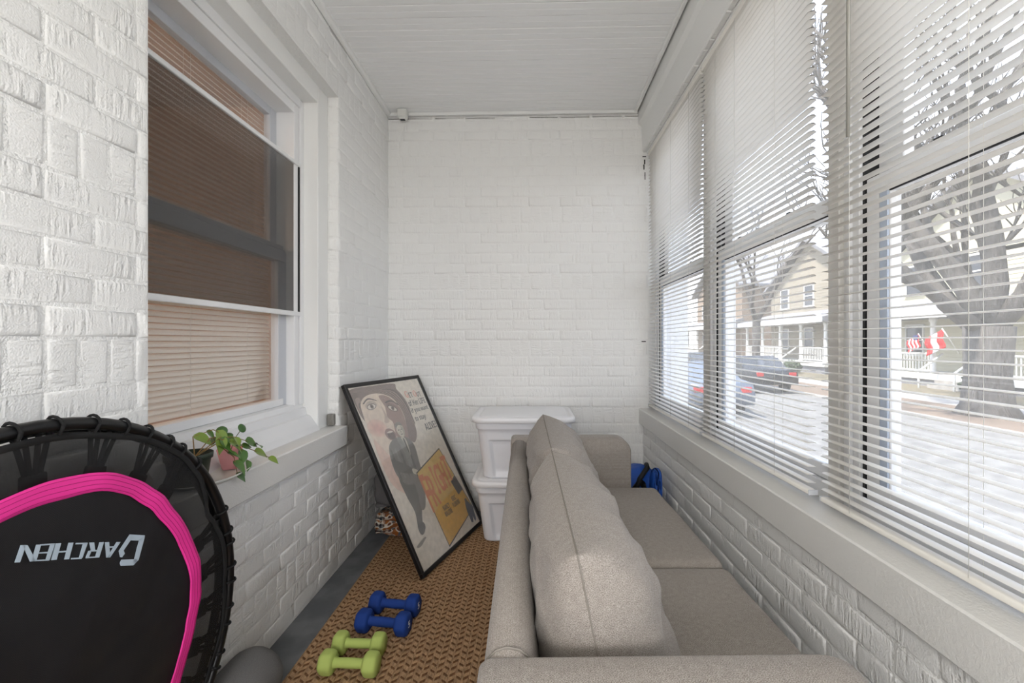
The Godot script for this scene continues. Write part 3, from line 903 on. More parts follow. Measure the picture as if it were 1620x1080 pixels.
# radius against angle in degrees, read round the whole ring
func around(table: Array, deg: float) -> float:
	for i in table.size() - 1:
		if deg <= table[i + 1][0]:
			return lerpf(table[i][1], table[i + 1][1], smoothstep(0.0, 1.0, (deg - table[i][0]) / (table[i + 1][0] - table[i][0])))
	return table[-1][1]

func build_trampoline() -> void:
	var phi := 0.03
	var t := thing("mini_trampoline", "round black mini trampoline with a pink band standing on edge against the wall", "trampoline", Vector3(-0.88, 0.0, -0.805))
	t.basis = Basis(Vector3(sin(phi), 0, -cos(phi)), Vector3.UP, Vector3(cos(phi), 0, sin(phi)))
	var c := Vector3(0, 0.508, 0)      # the ring stands on the floor
	var ring_pts := func(r: float, z: float, shift := Vector3.ZERO) -> Array:
		var l := []
		for k in 96: l.append(c + shift + Vector3(cos(TAU * k / 96) * r, sin(TAU * k / 96) * r, z))
		return l
	part(t, "rim", tube(ring_pts.call(0.4945, 0.0), 0.0125, 12, true), M.steel)
	part(t, "rear_rim", tube(ring_pts.call(0.484, -0.030, Vector3(0.012, 0.0, 0)), 0.011, 10, true), M.steel)
	# angle is counted from +x (away from the viewer), through the top
	var pink_out := [[0, 0.375], [12, 0.379], [24, 0.377], [38, 0.379], [50, 0.389], [60, 0.395], [72, 0.400], [85, 0.396], [98, 0.391], [120, 0.384], [150, 0.378], [180, 0.38], [215, 0.376], [250, 0.384], [290, 0.378], [325, 0.374], [340, 0.364], [350, 0.366], [360, 0.375]]
	var pink_in := [[0, 0.339], [12, 0.342], [27, 0.342], [40, 0.344], [52, 0.353], [62, 0.361], [72, 0.364], [85, 0.356], [98, 0.356], [120, 0.35], [150, 0.344], [180, 0.346], [215, 0.342], [250, 0.35], [290, 0.344], [325, 0.338], [340, 0.331], [350, 0.334], [360, 0.339]]
	var hem_out := [[0, 0.473], [12, 0.471], [19, 0.464], [25, 0.452], [31, 0.466], [40, 0.481], [50, 0.487], [62, 0.485], [75, 0.478], [96, 0.479], [130, 0.474], [170, 0.479], [210, 0.472], [250, 0.48], [300, 0.474], [330, 0.479], [360, 0.473]]
	var nz := noise(91, 2.2, 3)
	var band := func(inner, outer, z: float, steps: int, wave: float, thick: float) -> ArrayMesh:
		var st := st_new()
		var rings := []
		for k in 145:
			var d := k * 2.5
			var a := deg_to_rad(d)
			var r0: float = around(inner, d) if inner is Array else inner
			var r1: float = around(outer, d) if outer is Array else outer
			var ring := []
			for f in [0, 1]:
				for q in steps + 1:
					var rr := lerpf(r0, r1, (q if f == 0 else steps - q) / float(steps))
					var zz := z + nz.get_noise_2d(cos(a) * rr * 2.0, sin(a) * rr * 2.0) * wave + (thick if f == 0 else 0.0)
					ring.append(c + Vector3(cos(a) * rr, sin(a) * rr, zz))
			rings.append(ring)
		skin_into(st, rings)
		return done(st)
	var inside := [[0, 0.0], [360, 0.0]]
	part(t, "jumping_mat", band.call(0.0, pink_out, 0.004, 14, 0.008, 0.001), M.mat)
	part(t, "mesh_skirt", band.call(pink_out, hem_out, 0.007, 6, 0.008, 0.0006), M.mesh_cloth)
	var hem_in := []
	for h in hem_out: hem_in.append([h[0], h[1] - 0.013])
	part(t, "hem", band.call(hem_in, hem_out, 0.008, 2, 0.008, 0.0016), M.webbing)
	part(t, "pink_band", band.call(pink_in, pink_out, 0.007, 4, 0.008, 0.0016), M.pink)
	for q in [0.14, 0.38, 0.62, 0.86]:
		var l := []
		for k in 144:
			var d := k * 2.5
			var a := deg_to_rad(d)
			var rr := lerpf(around(pink_in, d), around(pink_out, d), q)
			l.append(c + Vector3(cos(a) * rr, sin(a) * rr, 0.0088 + nz.get_noise_2d(cos(a) * rr * 2.0, sin(a) * rr * 2.0) * 0.008))
		part(t, "stitching", tube(l, 0.0005, 4, true), M.pink_thread)
	# elastic cords: webbing tab at the mat, strands to the rim, and a coil round the tube at each end
	var cord := st_new()
	for q in [-0.030, -0.012, 0.012, 0.030]:
		tube_into(cord, [Vector3(0.405, q * 0.35, -0.004), Vector3(0.45, q * 0.7, -0.005), Vector3(0.484, q, -0.006)], 0.0042, 6)
	box_into(cord, Vector3(0.376, -0.021, -0.008), Vector3(0.412, 0.021, 0.0015), 0.004)
	for q in [-0.034, 0.034]:
		var loop := []
		for k in 14:
			var a := TAU * k / 14
			loop.append(Vector3(0.4945 + cos(a) * 0.0150, q + (cos(a)) * 0.004, sin(a) * 0.0150))
		tube_into(cord, loop, 0.0030, 6, true)
		tube_into(cord, [Vector3(0.474, q, 0.006), Vector3(0.482, q, 0.012), Vector3(0.492, q, 0.0150)], 0.003, 6)
	var cord_mesh := done(cord)
	for d in [-150, -135, -120, -105, -90, -75, -60, -46, -33, -21, -8, 5, 17, 46, 59, 74, 90, 105, 120, 135, 150, 165, 180, 195]:
		part(t, "elastic_cord", cord_mesh, M.webbing, c, Basis(Vector3(0, 0, 1), deg_to_rad(d)))
	for k in LOGO:
		var st := st_new(true)
		var mid := outline(LOGO[k][0])
		for q in LOGO[k]:
			var o := outline(q)
			var lift := 0.0074 + nz.get_noise_2d((mid[0].x + mid[2].x), (mid[0].y + mid[2].y)) * 0.008
			prism_into(st, o, lift - 0.001, lift, Transform3D(Basis.IDENTITY, c))
		part(t, "logo_letter", done(st), M.logo)

# ------------------------------------------------------------------ storage bins
func round_rect(w: float, d: float, r: float, n := 6, side := 14) -> Array:
	var l := []
	var cs := [[1, 1], [-1, 1], [-1, -1], [1, -1]]
	for k in 4:
		var cx: float = cs[k][0] * (w / 2 - r)
		var cz: float = cs[k][1] * (d / 2 - r)
		for i in n + 1:
			var a := PI / 2 * (k + i / float(n))
			l.append(Vector2(cx + cos(a) * r, cz + sin(a) * r))
		var nx: Array = cs[(k + 1) % 4]
		var a2 := PI / 2 * (k + 1)
		var to := Vector2(nx[0] * (w / 2 - r), nx[1] * (d / 2 - r)) + Vector2(cos(a2), sin(a2)) * r
		var from: Vector2 = l[-1]
		for i in range(1, side): l.append(from.lerp(to, i / float(side)))
	return l

func bin(label: String, at: Vector3) -> void:
	var b := thing("storage_bin", label, "storage bin", at, "two stacked white storage bins")
	var h := 0.345
	# body: tapers to the foot; a band under the rim, and recessed panels below it
	var rings := []
	var ys := [0.0, 0.004, 0.012, 0.03, 0.06, 0.10, 0.15, 0.19, 0.214, 0.218, 0.222, 0.226, 0.23, 0.24, 0.26, 0.283, 0.288, 0.292, 0.31, 0.335]
	for y in ys:
		var f: float = y / h
		var w := lerpf(0.462, 0.545, f)
		var d := lerpf(0.350, 0.425, f)
		if y < 0.004: w -= 0.012; d -= 0.012
		if y > 0.287: w += 0.016; d += 0.016      # band under the lid
		var ring := []
		for p in round_rect(w, d, 0.055, 6, 44):
			var q: Vector2 = p
			var on_front: float = smoothstep(0.0, 0.004, absf(q.y) - (d / 2 - 0.004)) * (1.0 - smoothstep(w / 2 - 0.072, w / 2 - 0.062, absf(q.x)))
			var on_side: float = smoothstep(0.0, 0.004, absf(q.x) - (w / 2 - 0.004)) * (1.0 - smoothstep(d / 2 - 0.090, d / 2 - 0.078, absf(q.y)))
			var tall := smoothstep(0.012, 0.03, y) * (1.0 - smoothstep(0.216, 0.227, y))
			q.y -= signf(q.y) * 0.017 * on_front * tall
			q.x -= signf(q.x) * 0.017 * on_side * tall
			ring.append(Vector3(q.x, y, q.y))
		rings.append(ring)
	part(b, "body", skin(rings, true, true, false), M.bin)
	# lid: overhanging lip, rounded edge, a raised ring and a flat panel
	var lid := []
	for e in [[0.330, 0.555, 0.437, 0.06], [0.325, 0.585, 0.467, 0.072], [0.327, 0.592, 0.474, 0.075], [0.344, 0.594, 0.476, 0.076], [0.352, 0.590, 0.472, 0.075], [0.357, 0.580, 0.462, 0.072], [0.358, 0.545, 0.427, 0.06], [0.354, 0.532, 0.414, 0.055], [0.354, 0.512, 0.394, 0.05], [0.359, 0.502, 0.384, 0.046], [0.3605, 0.490, 0.372, 0.042], [0.3605, 0.12, 0.08, 0.02]]:
		var ring := []
		for p in round_rect(e[1], e[2], e[3]): ring.append(Vector3(p.x, e[0], p.y))
		lid.append(ring)
	part(b, "lid", skin(lid, true, false, true), M.lid)

func build_bins() -> void:
	bin("white plastic storage bin with lid, lower of the two stacked", Vector3(-0.05, 0.008, -2.785))
	bin("white plastic storage bin with lid, on top of the stack", Vector3(-0.05, 0.3695, -2.785))

# ------------------------------------------------------------------ poster
var pic: Image

func fill(poly: Array, c: Color, curved := false) -> void:
	# scan lines of an outline given in parts of the picture's width and height
	var w := pic.get_width()
	var h := pic.get_height()
	var p := []
	for q in poly: p.append(Vector2(q[0] * w, q[1] * h))
	if curved:      # a closed line through all the points
		var n := p.size()
		var fine := []
		for i in n:
			for k in 6: fine.append(p[i].cubic_interpolate(p[(i + 1) % n], p[(i - 1 + n) % n], p[(i + 2) % n], k / 6.0))
		p = fine
	var lo := 1e9
	var hi := -1e9
	for q in p: lo = minf(lo, q.y); hi = maxf(hi, q.y)
	for y in range(maxi(0, int(lo)), mini(h - 1, int(hi)) + 1):
		var xs := []
		for i in p.size():
			var a: Vector2 = p[i]
			var b: Vector2 = p[(i + 1) % p.size()]
			if (a.y <= y + 0.5) != (b.y <= y + 0.5):
				xs.append(a.x + (y + 0.5 - a.y) / (b.y - a.y) * (b.x - a.x))
		xs.sort()
		for i in range(0, xs.size() - 1, 2):
			var x0 := clampi(int(xs[i]), 0, w)
			var x1 := clampi(int(xs[i + 1]), 0, w)
			if x1 > x0: pic.fill_rect(Rect2i(x0, y, x1 - x0, 1), c)

func blob(cx: float, cy: float, rx: float, ry: float, c: Color, turn := 0.0) -> void:
	var l := []
	for k in 28:
		var v := Vector2(cos(TAU * k / 28) * rx, sin(TAU * k / 28) * ry).rotated(turn)
		l.append([cx + v.x, cy + v.y])
	fill(l, c)

func words(parent: Node3D, called: String, text: String, at: Vector2, width: float, height: float, m: Material, serif := false, slant := 0.0, rise := 0.0) -> void:
	# lettering printed on the poster: at = its lower left corner in metres from the lower left of the sheet
	var f := SystemFont.new()
	f.font_names = PackedStringArray(["Droid Serif" if serif else "Droid Sans"])
	f.font_weight = 700
	var tm := TextMesh.new()
	tm.text = text
	tm.font = f
	tm.font_size = 24
	tm.pixel_size = 0.01
	tm.depth = 0.004
	tm.curve_step = 4.0
	tm.horizontal_alignment = HORIZONTAL_ALIGNMENT_LEFT
	tm.vertical_alignment = VERTICAL_ALIGNMENT_BOTTOM
	var bb := tm.get_aabb()
	var sx := width / bb.size.x
	var sy := height / bb.size.y
	var b := Basis(Vector3(sx, sx * rise, 0), Vector3(slant * sy, sy, 0), Vector3(0, 0, 0.05))
	part(parent, called, tm, m, Vector3(at.x, at.y, 0.0004) - b * Vector3(bb.position.x, bb.position.y, 0), b)

func build_poster() -> void:
	var bl := Vector3(-0.522, 0.018, -2.181)
	var br := Vector3(-0.309, 0.018, -2.856)
	var tl := Vector3(-0.945, 0.915, -2.351)
	var ex := (br - bl).normalized()
	var ey := ((tl - bl) - ex * ex.dot(tl - bl)).normalized()
	var ez := ex.cross(ey)                     # out of the picture, towards the room
	var W := (br - bl).length()
	var H := 1.027
	var fw := 0.021
	var f := thing("framed_poster", "vintage film poster in a thin black frame leaning against the wall", "poster", bl)
	f.basis = Basis(ex, ey, ez)
	for e in [[0.0, 0.0, W, fw], [0.0, H - fw, W, H], [0.0, fw, fw, H - fw], [W - fw, fw, W, H - fw]]:
		part(f, "frame_rail", box(Vector3(e[0], e[1], -0.018), Vector3(e[2], e[3], 0.004), 0.002), M.frame_black)
	part(f, "backing", box(Vector3(0.006, 0.006, -0.016), Vector3(W - 0.006, H - 0.006, -0.010), 0.001), M.backing)
	# the sheet: a generic picture of a startled face and a hurrying man in grey, in the poster's colours
	var pw := 512
	var ph := 768
	pic = Image.create(pw, ph, false, Image.FORMAT_RGB8)
	var paper := Color(0.885, 0.85, 0.79)
	pic.fill(paper)
	var hair := Color(0.50, 0.42, 0.39)
	var hair2 := Color(0.62, 0.53, 0.48)
	var skin_ := Color(0.89, 0.82, 0.75)
	var rose := Color(0.86, 0.69, 0.64)
	var dusk := Color(0.62, 0.51, 0.47)
	var dark := Color(0.24, 0.20, 0.20)
	# hair, then face in lit and shaded halves
	fill([[0.02, 0.012], [0.30, 0.006], [0.60, 0.010], [0.61, 0.045], [0.66, 0.10], [0.685, 0.17], [0.66, 0.25], [0.64, 0.33], [0.56, 0.385], [0.47, 0.36], [0.16, 0.24], [0.05, 0.19], [0.02, 0.09]], hair, true)
	for k in 12:
		var s := k / 11.0
		var tone := hair2 if k % 2 == 0 else hair.darkened(0.22)
		fill([[0.06 + s * 0.34, 0.025 + s * 0.010], [0.30 + s * 0.28, 0.030 + s * 0.02], [0.50 + s * 0.16, 0.10 + s * 0.04], [0.56 + s * 0.11, 0.22 + s * 0.05], [0.545 + s * 0.11, 0.225 + s * 0.05], [0.48 + s * 0.16, 0.11 + s * 0.04], [0.28 + s * 0.28, 0.042 + s * 0.02]], tone, true)
	for k in 5:
		fill([[0.03 + k * 0.012, 0.04 + k * 0.03], [0.09 + k * 0.008, 0.035 + k * 0.03], [0.07 + k * 0.006, 0.10 + k * 0.03], [0.035 + k * 0.01, 0.12 + k * 0.03]], hair2 if k % 2 else hair.darkened(0.15), true)
	fill([[0.09, 0.09], [0.20, 0.055], [0.36, 0.058], [0.50, 0.10], [0.56, 0.19], [0.53, 0.29], [0.46, 0.38], [0.33, 0.44], [0.20, 0.45], [0.10, 0.38], [0.055, 0.27], [0.06, 0.16]], skin_, true)
	fill([[0.335, 0.070], [0.46, 0.088], [0.55, 0.17], [0.535, 0.28], [0.46, 0.375], [0.37, 0.36], [0.35, 0.30], [0.375, 0.24], [0.335, 0.20], [0.355, 0.14]], dusk, true)
	for k in 6:
		blob(0.16, 0.245, 0.115 - k * 0.014, 0.052 - k * 0.007, skin_.lerp(rose, 0.35 + k * 0.13), 0.1)
	fill([[0.06, 0.30], [0.16, 0.40], [0.26, 0.47], [0.24, 0.58], [0.31, 0.67], [0.16, 0.62], [0.05, 0.52]], skin_.lerp(rose, 0.45), true)
	for e in [[0.195, 0.122, -0.05, skin_], [0.445, 0.158, 0.28, dusk]]:
		blob(e[0], e[1] - 0.006, 0.072, 0.026, e[3].darkened(0.16), e[2])
		blob(e[0], e[1], 0.058, 0.017, dark.lerp(e[3], 0.35), e[2])
		blob(e[0], e[1] + 0.001, 0.050, 0.0135, Color(0.88, 0.85, 0.80), e[2])
		blob(e[0] + 0.004, e[1], 0.021, 0.0125, Color(0.47, 0.40, 0.37))
		blob(e[0] + 0.004, e[1], 0.009, 0.006, dark)
	fill([[0.115, 0.094], [0.19, 0.072], [0.275, 0.090], [0.28, 0.096], [0.19, 0.080], [0.12, 0.100]], dark.lerp(hair, 0.4), true)
	fill([[0.385, 0.112], [0.47, 0.108], [0.545, 0.142], [0.54, 0.148], [0.47, 0.118], [0.39, 0.120]], dark.lerp(hair, 0.3), true)
	fill([[0.315, 0.13], [0.335, 0.20], [0.325, 0.232], [0.275, 0.228], [0.285, 0.21], [0.305, 0.19]], skin_.lerp(dusk, 0.45), true)
	blob(0.285, 0.300, 0.066, 0.036, rose.darkened(0.30), 0.15)
	blob(0.288, 0.304, 0.046, 0.026, dark.lerp(rose, 0.25), 0.15)
	fill([[0.245, 0.286], [0.29, 0.279], [0.325, 0.288], [0.29, 0.292]], Color(0.86, 0.82, 0.77), true)
	# the hurrying man
	var suit := Color(0.46, 0.45, 0.42)
	var suit2 := Color(0.36, 0.35, 0.33)
	var pale := Color(0.80, 0.775, 0.71)
	fill([[0.17, 0.53], [0.29, 0.55], [0.39, 0.58], [0.34, 0.68], [0.255, 0.76], [0.215, 0.80], [0.155, 0.80], [0.185, 0.73], [0.165, 0.63]], suit2, true)
	fill([[0.34, 0.57], [0.455, 0.56], [0.42, 0.65], [0.335, 0.735], [0.275, 0.735], [0.31, 0.65]], suit, true)
	fill([[0.205, 0.36], [0.28, 0.332], [0.37, 0.330], [0.47, 0.345], [0.525, 0.40], [0.50, 0.49], [0.465, 0.565], [0.36, 0.60], [0.22, 0.58], [0.155, 0.51], [0.165, 0.42]], suit, true)
	for k in 5:
		var x := 0.20 + k * 0.055
		fill([[x, 0.38 + k * 0.006], [x + 0.018, 0.40 + k * 0.006], [x + 0.005, 0.50 + k * 0.008], [x - 0.012, 0.56], [x - 0.018, 0.50]], suit2 if k % 2 == 0 else suit.lightened(0.12), true)
	fill([[0.385, 0.340], [0.445, 0.348], [0.435, 0.425], [0.41, 0.44]], pale, true)
	fill([[0.410, 0.350], [0.428, 0.352], [0.424, 0.43], [0.412, 0.43]], dark.lerp(suit2, 0.4), true)
	fill([[0.335, 0.335], [0.395, 0.345], [0.415, 0.46], [0.385, 0.50], [0.36, 0.43]], suit.lightened(0.14), true)
	fill([[0.175, 0.43], [0.27, 0.465], [0.375, 0.52], [0.37, 0.548], [0.26, 0.525], [0.165, 0.49]], suit2, true)
	fill([[0.37, 0.52], [0.42, 0.535], [0.455, 0.565], [0.44, 0.572], [0.40, 0.562], [0.36, 0.545]], pale, true)
	blob(0.425, 0.292, 0.050, 0.045, pale)
	fill([[0.375, 0.285], [0.38, 0.256], [0.42, 0.244], [0.465, 0.252], [0.475, 0.272], [0.43, 0.262], [0.395, 0.27]], Color(0.52, 0.50, 0.46), true)
	fill([[0.445, 0.27], [0.472, 0.285], [0.465, 0.32], [0.44, 0.335], [0.45, 0.30]], pale.darkened(0.18), true)
	for x in [0.405, 0.443]: blob(x, 0.290, 0.011, 0.003, pale.darkened(0.55))
	fill([[0.422, 0.292], [0.432, 0.305], [0.420, 0.308]], pale.darkened(0.28), true)
	blob(0.426, 0.318, 0.015, 0.003, pale.darkened(0.5))
	fill([[0.155, 0.795], [0.225, 0.795], [0.235, 0.825], [0.18, 0.850], [0.145, 0.838]], Color(0.26, 0.25, 0.24), true)
	fill([[0.05, 0.880], [0.16, 0.866], [0.19, 0.873], [0.09, 0.892]], paper.darkened(0.35), true)
	# yellow panel with its dark outline, the small dark vignette and the small blue figure
	var line := Color(0.16, 0.13, 0.12)
	fill([[0.865, 0.475], [1.0, 0.908], [0.42, 0.995], [0.395, 0.55]], line)
	fill([[0.860, 0.482], [0.99, 0.905], [0.427, 0.986], [0.405, 0.556]], Color(0.865, 0.72, 0.36))
	fill([[0.50, 0.772], [0.93, 0.735], [0.99, 0.905], [0.427, 0.986], [0.418, 0.80]], Color(0.87, 0.67, 0.13))
	fill([[0.925, 0.67], [0.962, 0.772], [0.854, 0.787], [0.823, 0.693]], Color(0.17, 0.14, 0.12))
	fill([[0.90, 0.85], [0.955, 0.85], [0.995, 0.90], [0.965, 0.975], [0.935, 0.982], [0.93, 0.945], [0.90, 0.978], [0.872, 0.972], [0.875, 0.90]], Color(0.17, 0.22, 0.30))
	blob(0.93, 0.842, 0.022, 0.014, Color(0.30, 0.24, 0.20))
	# fine paper mottling
	var mott := grey(noise(71, 0.03, 4), 256, 256)
	var data := pic.get_data()
	for y in ph:
		for x in pw:
			var q := (mott[(y % 256) * 256 + (x % 256)] - 128) / 128.0 * 0.06 + 1.0
			var i := 3 * (y * pw + x)
			for k in 3: data[i + k] = clampi(int(data[i + k] * q), 0, 255)
	var sheet_m := plain(Color.WHITE, 0.6, 0.4)
	sheet_m.albedo_texture = tex_rgb(pw, ph, data)
	var sw := W - 2 * fw
	var sh := H - 2 * fw
	var st := st_new(true)
	quad_uv(st, [Vector3(0, 0, 0), Vector3(0, sh, 0), Vector3(sw, sh, 0), Vector3(sw, 0, 0)], [Vector2(0, 1), Vector2(0, 0), Vector2(1, 0), Vector2(1, 1)])
	quad_uv(st, [Vector3(0, 0, -0.001), Vector3(sw, 0, -0.001), Vector3(sw, sh, -0.001), Vector3(0, sh, -0.001)], [Vector2(0, 1), Vector2(1, 1), Vector2(1, 0), Vector2(0, 0)])
	var sheet := part(f, "print", done(st), sheet_m, Vector3(fw, fw, -0.006))
	var put := func(called: String, text: String, u0: float, v1: float, u1: float, v0: float, m: Material, serif := false, slant := 0.0, rise := 0.0) -> void:
		words(sheet, called, text, Vector2(u0 * sw, (1.0 - v1) * sh), (u1 - u0) * sw, (v1 - v0) * sh, m, serif, slant, rise)
	put.call("lettering", "G", 0.700, 0.115, 0.748, 0.070, M.ink_pale_red, true)
	put.call("lettering", "ET", 0.752, 0.118, 0.812, 0.084, M.ink)
	put.call("lettering", "O", 0.830, 0.118, 0.878, 0.076, M.ink_pale_red, true)
	put.call("lettering", "UT", 0.882, 0.122, 0.945, 0.090, M.ink)
	put.call("lettering", "of Her LIFE", 0.695, 0.172, 0.972, 0.132, M.ink)
	put.call("lettering", "if you want", 0.690, 0.226, 0.975, 0.186, M.ink)
	put.call("lettering", "to stay", 0.695, 0.282, 0.872, 0.242, M.ink)
	put.call("lettering", "ALIVE!", 0.790, 0.346, 0.985, 0.300, M.ink)
	# the title climbs to the right, each letter a block of its own
	var title := [["F", 0.398, 0.790, 0.470, 0.572], ["R", 0.468, 0.772, 0.560, 0.590], ["I", 0.580, 0.722, 0.616, 0.552], ["G", 0.632, 0.720, 0.716, 0.556], ["H", 0.720, 0.716, 0.800, 0.556], ["T", 0.805, 0.690, 0.895, 0.528]]
	for q in title: put.call("title_letter", q[0], q[1], q[2], q[3], q[4], M.ink_red)
	put.call("lettering", "NANCY", 0.545, 0.818, 0.655, 0.788, M.ink)
	put.call("lettering", "MALONE", 0.540, 0.852, 0.662, 0.822, M.ink)
	put.call("lettering", "ERIC", 0.722, 0.800, 0.795, 0.772, M.ink)
	put.call("lettering", "FLEMING", 0.700, 0.834, 0.825, 0.806, M.ink)
	part(f, "glazing", box(Vector3(fw - 0.003, fw - 0.003, -0.0015), Vector3(W - fw + 0.003, H - fw + 0.003, 0.0005), 0.0002), M.clear)

# ------------------------------------------------------------------ things on the floor
func dumbbell(label: String, at: Vector3, turn: float, l: float, r: float, m: Material, group: String, mark: bool) -> void:
	var d := thing("dumbbell", label, "dumbbell", at, group)
	d.rotation.y = turn
	var hw := l * 0.235          # width of a head
	var hexa := []
	for k in 6:
		for e in [-11.0, -4.0, 4.0, 11.0]:
			var a := deg_to_rad(k * 60.0 + e)
			var rr := r * (1.0 if absf(e) < 5 else 0.982)
			hexa.append(Vector2(cos(a) * rr, sin(a) * rr))
	var head := func(x0: float, x1: float) -> ArrayMesh:
		var rings := []
		for e in [[0.0, 0.80], [0.07, 0.91], [0.20, 0.985], [0.34, 1.0], [0.66, 1.0], [0.80, 0.985], [0.93, 0.91], [1.0, 0.80]]:
			var ring := []
			for q in hexa: ring.append(Vector3(lerpf(x0, x1, e[0]), q.y * e[1], q.x * e[1]))
			rings.append(ring)
		return skin(rings, true, true, true)
	part(d, "head", head.call(-l / 2, -l / 2 + hw), m, Vector3(0, r * 0.866, 0))
	part(d, "head", head.call(l / 2 - hw, l / 2), m, Vector3(0, r * 0.866, 0))
	var hr := r * 0.40
	var rings := []
	for e in [[-l / 2 + hw - 0.004, 1.25], [-l / 2 + hw + 0.004, 1.06], [-l / 2 + hw + 0.016, 0.96], [-0.012, 1.03], [0.012, 1.03], [l / 2 - hw - 0.016, 0.96], [l / 2 - hw - 0.004, 1.06], [l / 2 - hw + 0.004, 1.25]]:
		var ring := []
		for k in 20: ring.append(Vector3(e[0], sin(TAU * k / 20) * hr * e[1], cos(TAU * k / 20) * hr * e[1]))
		rings.append(ring)
	part(d, "handle", skin(rings, true, true, true), m, Vector3(0, r * 0.866, 0))
	if mark:
		var f := SystemFont.new()
		f.font_names = PackedStringArray(["Droid Sans"])
		f.font_weight = 700
		var tm := TextMesh.new()
		tm.text = "5"
		tm.font = f
		tm.font_size = 16
		tm.pixel_size = 0.0021
		tm.depth = 0.0008
		part(d, "weight_mark", tm, M.print_white, Vector3(l / 2 + 0.0003, r * 0.866, 0.0), Basis(Vector3(0, 0, -1), Vector3.UP, Vector3.RIGHT))

func folded(w: float, h: float, d: float, seed_: int) -> ArrayMesh:
	var nz := noise(seed_, 5.0, 3)
	return round_box(Vector3(w, h, d), minf(h * 0.42, 0.06), 4, 8, func(p: Vector3, n: Vector3) -> Vector3: return p + n * nz.get_noise_3dv(p) * 0.028 - Vector3(0, 0.0 if p.y < 0 else 0.05 * (absf(p.x) / w * 2.0) ** 2 * h, 0))

func build_floor_things() -> void:
	var rug := part(self, "rug", box(Vector3(-0.845, 0.0, -2.96), Vector3(0.40, 0.007, -0.20), 0.002), M.rug)
	tag(rug, "brown and tan woven jute rug with zigzag stitches on the floor", "rug")
	dumbbell("lime green dumbbell, the one nearest to the viewer", Vector3(-0.632, 0.008, -1.575), -0.06, 0.202, 0.040, M.lime, "pair of lime green dumbbells", false)
	dumbbell("lime green dumbbell behind its twin, beside the blue ones", Vector3(-0.636, 0.008, -1.678), -0.05, 0.186, 0.040, M.lime, "pair of lime green dumbbells", false)
	dumbbell("blue dumbbell in front of its blue twin", Vector3(-0.588, 0.008, -1.800), -0.14, 0.212, 0.044, M.blue, "pair of blue dumbbells", true)
	dumbbell("blue dumbbell farther back, nearest to the framed poster", Vector3(-0.580, 0.008, -1.925), -0.14, 0.208, 0.044, M.blue, "pair of blue dumbbells", true)
	# foam roller on the floor by the wall
	var ro := thing("foam_roller", "dark grey speckled foam roller lying along the wall", "foam roller", Vector3(-0.886, 0.0, -1.30))
	var prof := [[0.030, -0.085], [0.068, -0.084], [0.082, -0.077], [0.0895, -0.064], [0.090, 0.130], [0.0885, 0.152], [0.081, 0.172], [0.064, 0.188], [0.038, 0.197], [0.012, 0.200]]
	part(ro, "roll", lathe(prof, 32), M.foam, Vector3(0, 0.090, 0), Basis(Vector3.RIGHT, Vector3(0, 0, -1), Vector3(0, 1, 0)))
	# soft things stacked behind the poster
	var bl := thing("folded_blanket", "folded blanket with a black, white and rust print behind the poster", "blanket", Vector3(-0.775, 0.016, -2.80))
	for k in 3: part(bl, "fold", folded(0.30 - k * 0.01, 0.045, 0.30, 60 + k), M.cloth_print, Vector3(0.0, 0.028 + k * 0.040, 0.0))
	var gp := thing("pillow", "grey pillow on the folded blanket behind the poster", "pillow", Vector3(-0.790, 0.186, -2.80))
	part(gp, "cover", folded(0.30, 0.20, 0.32, 66), M.cloth_grey, Vector3(0, 0.108, 0))
	part(gp, "flap", folded(0.27, 0.03, 0.30, 67), M.cloth_grey, Vector3(0.01, 0.012, 0.008))
	# blue bag in the far right corner
	var bb := thing("backpack", "bright blue and black backpack tucked behind the sofa in the corner", "bag", Vector3(0.615, 0.008, -2.60))
	part(bb, "body", folded(0.19, 0.44, 0.20, 70), M.bag_blue, Vector3(0, 0.22, 0))
	part(bb, "side_pocket", folded(0.06, 0.20, 0.13, 71), M.bag_blue, Vector3(0.055, 0.36, 0.11))
	part(bb, "strap", tube([Vector3(-0.06, 0.30, 0.115), Vector3(-0.03, 0.40, 0.125), Vector3(0.02, 0.452, 0.09), Vector3(0.03, 0.452, 0.03)], 0.014, 8), M.bag_black)
	part(bb, "panel", folded(0.10, 0.22, 0.03, 72), M.bag_black, Vector3(-0.03, 0.30, 0.105))
	# small junction box at the ceiling corner
	var jb := thing("junction_box", "small white plastic box at the ceiling in the far corner", "electrical box", Vector3(-0.868, 2.640, -3.055))
	part(jb, "cover", boxes([[-0.032, 0.012, -0.02, 0.032, 0.068, 0.03], [-0.024, 0.0, -0.018, 0.024, 0.016, 0.022]], 0.006), M.plastic_box)
	part(jb, "outlet", box(Vector3(-0.016, -0.0015, -0.006), Vector3(0.016, 0.002, 0.018), 0.001), M.gasket)

# ------------------------------------------------------------------ plants on the sill of the house window
func leaf_heart(l: float, w: float, bend: float) -> ArrayMesh:
	var st := st_new()
	var rows := []
	for i in 9:
		var t := i / 8.0
		var hw := w / 2 * sin(pow(t, 0.62) * PI) * (1.0 - 0.25 * t) + (0.0 if i > 0 else 0.001)
		var row := []
		for k in 5:
			var s := k / 2.0 - 1.0
			var notch := -0.12 * l * (absf(s)) * (1.0 - t) if i < 3 else 0.0
			row.append(Vector3(s * hw, 0.12 * hw * absf(s) * 2.0 - bend * t * t * l, t * l + notch))
		rows.append(row)
	for f in [0, 1]:
		for i in 8:
			for k in 4:
				var o := Vector3(0, -0.0006 * f, 0)
				if f == 0: quad(st, rows[i][k] + o, rows[i][k + 1] + o, rows[i + 1][k + 1] + o, rows[i + 1][k] + o)
				else: quad(st, rows[i][k] + o, rows[i + 1][k] + o, rows[i + 1][k + 1] + o, rows[i][k + 1] + o)
	return done(st)

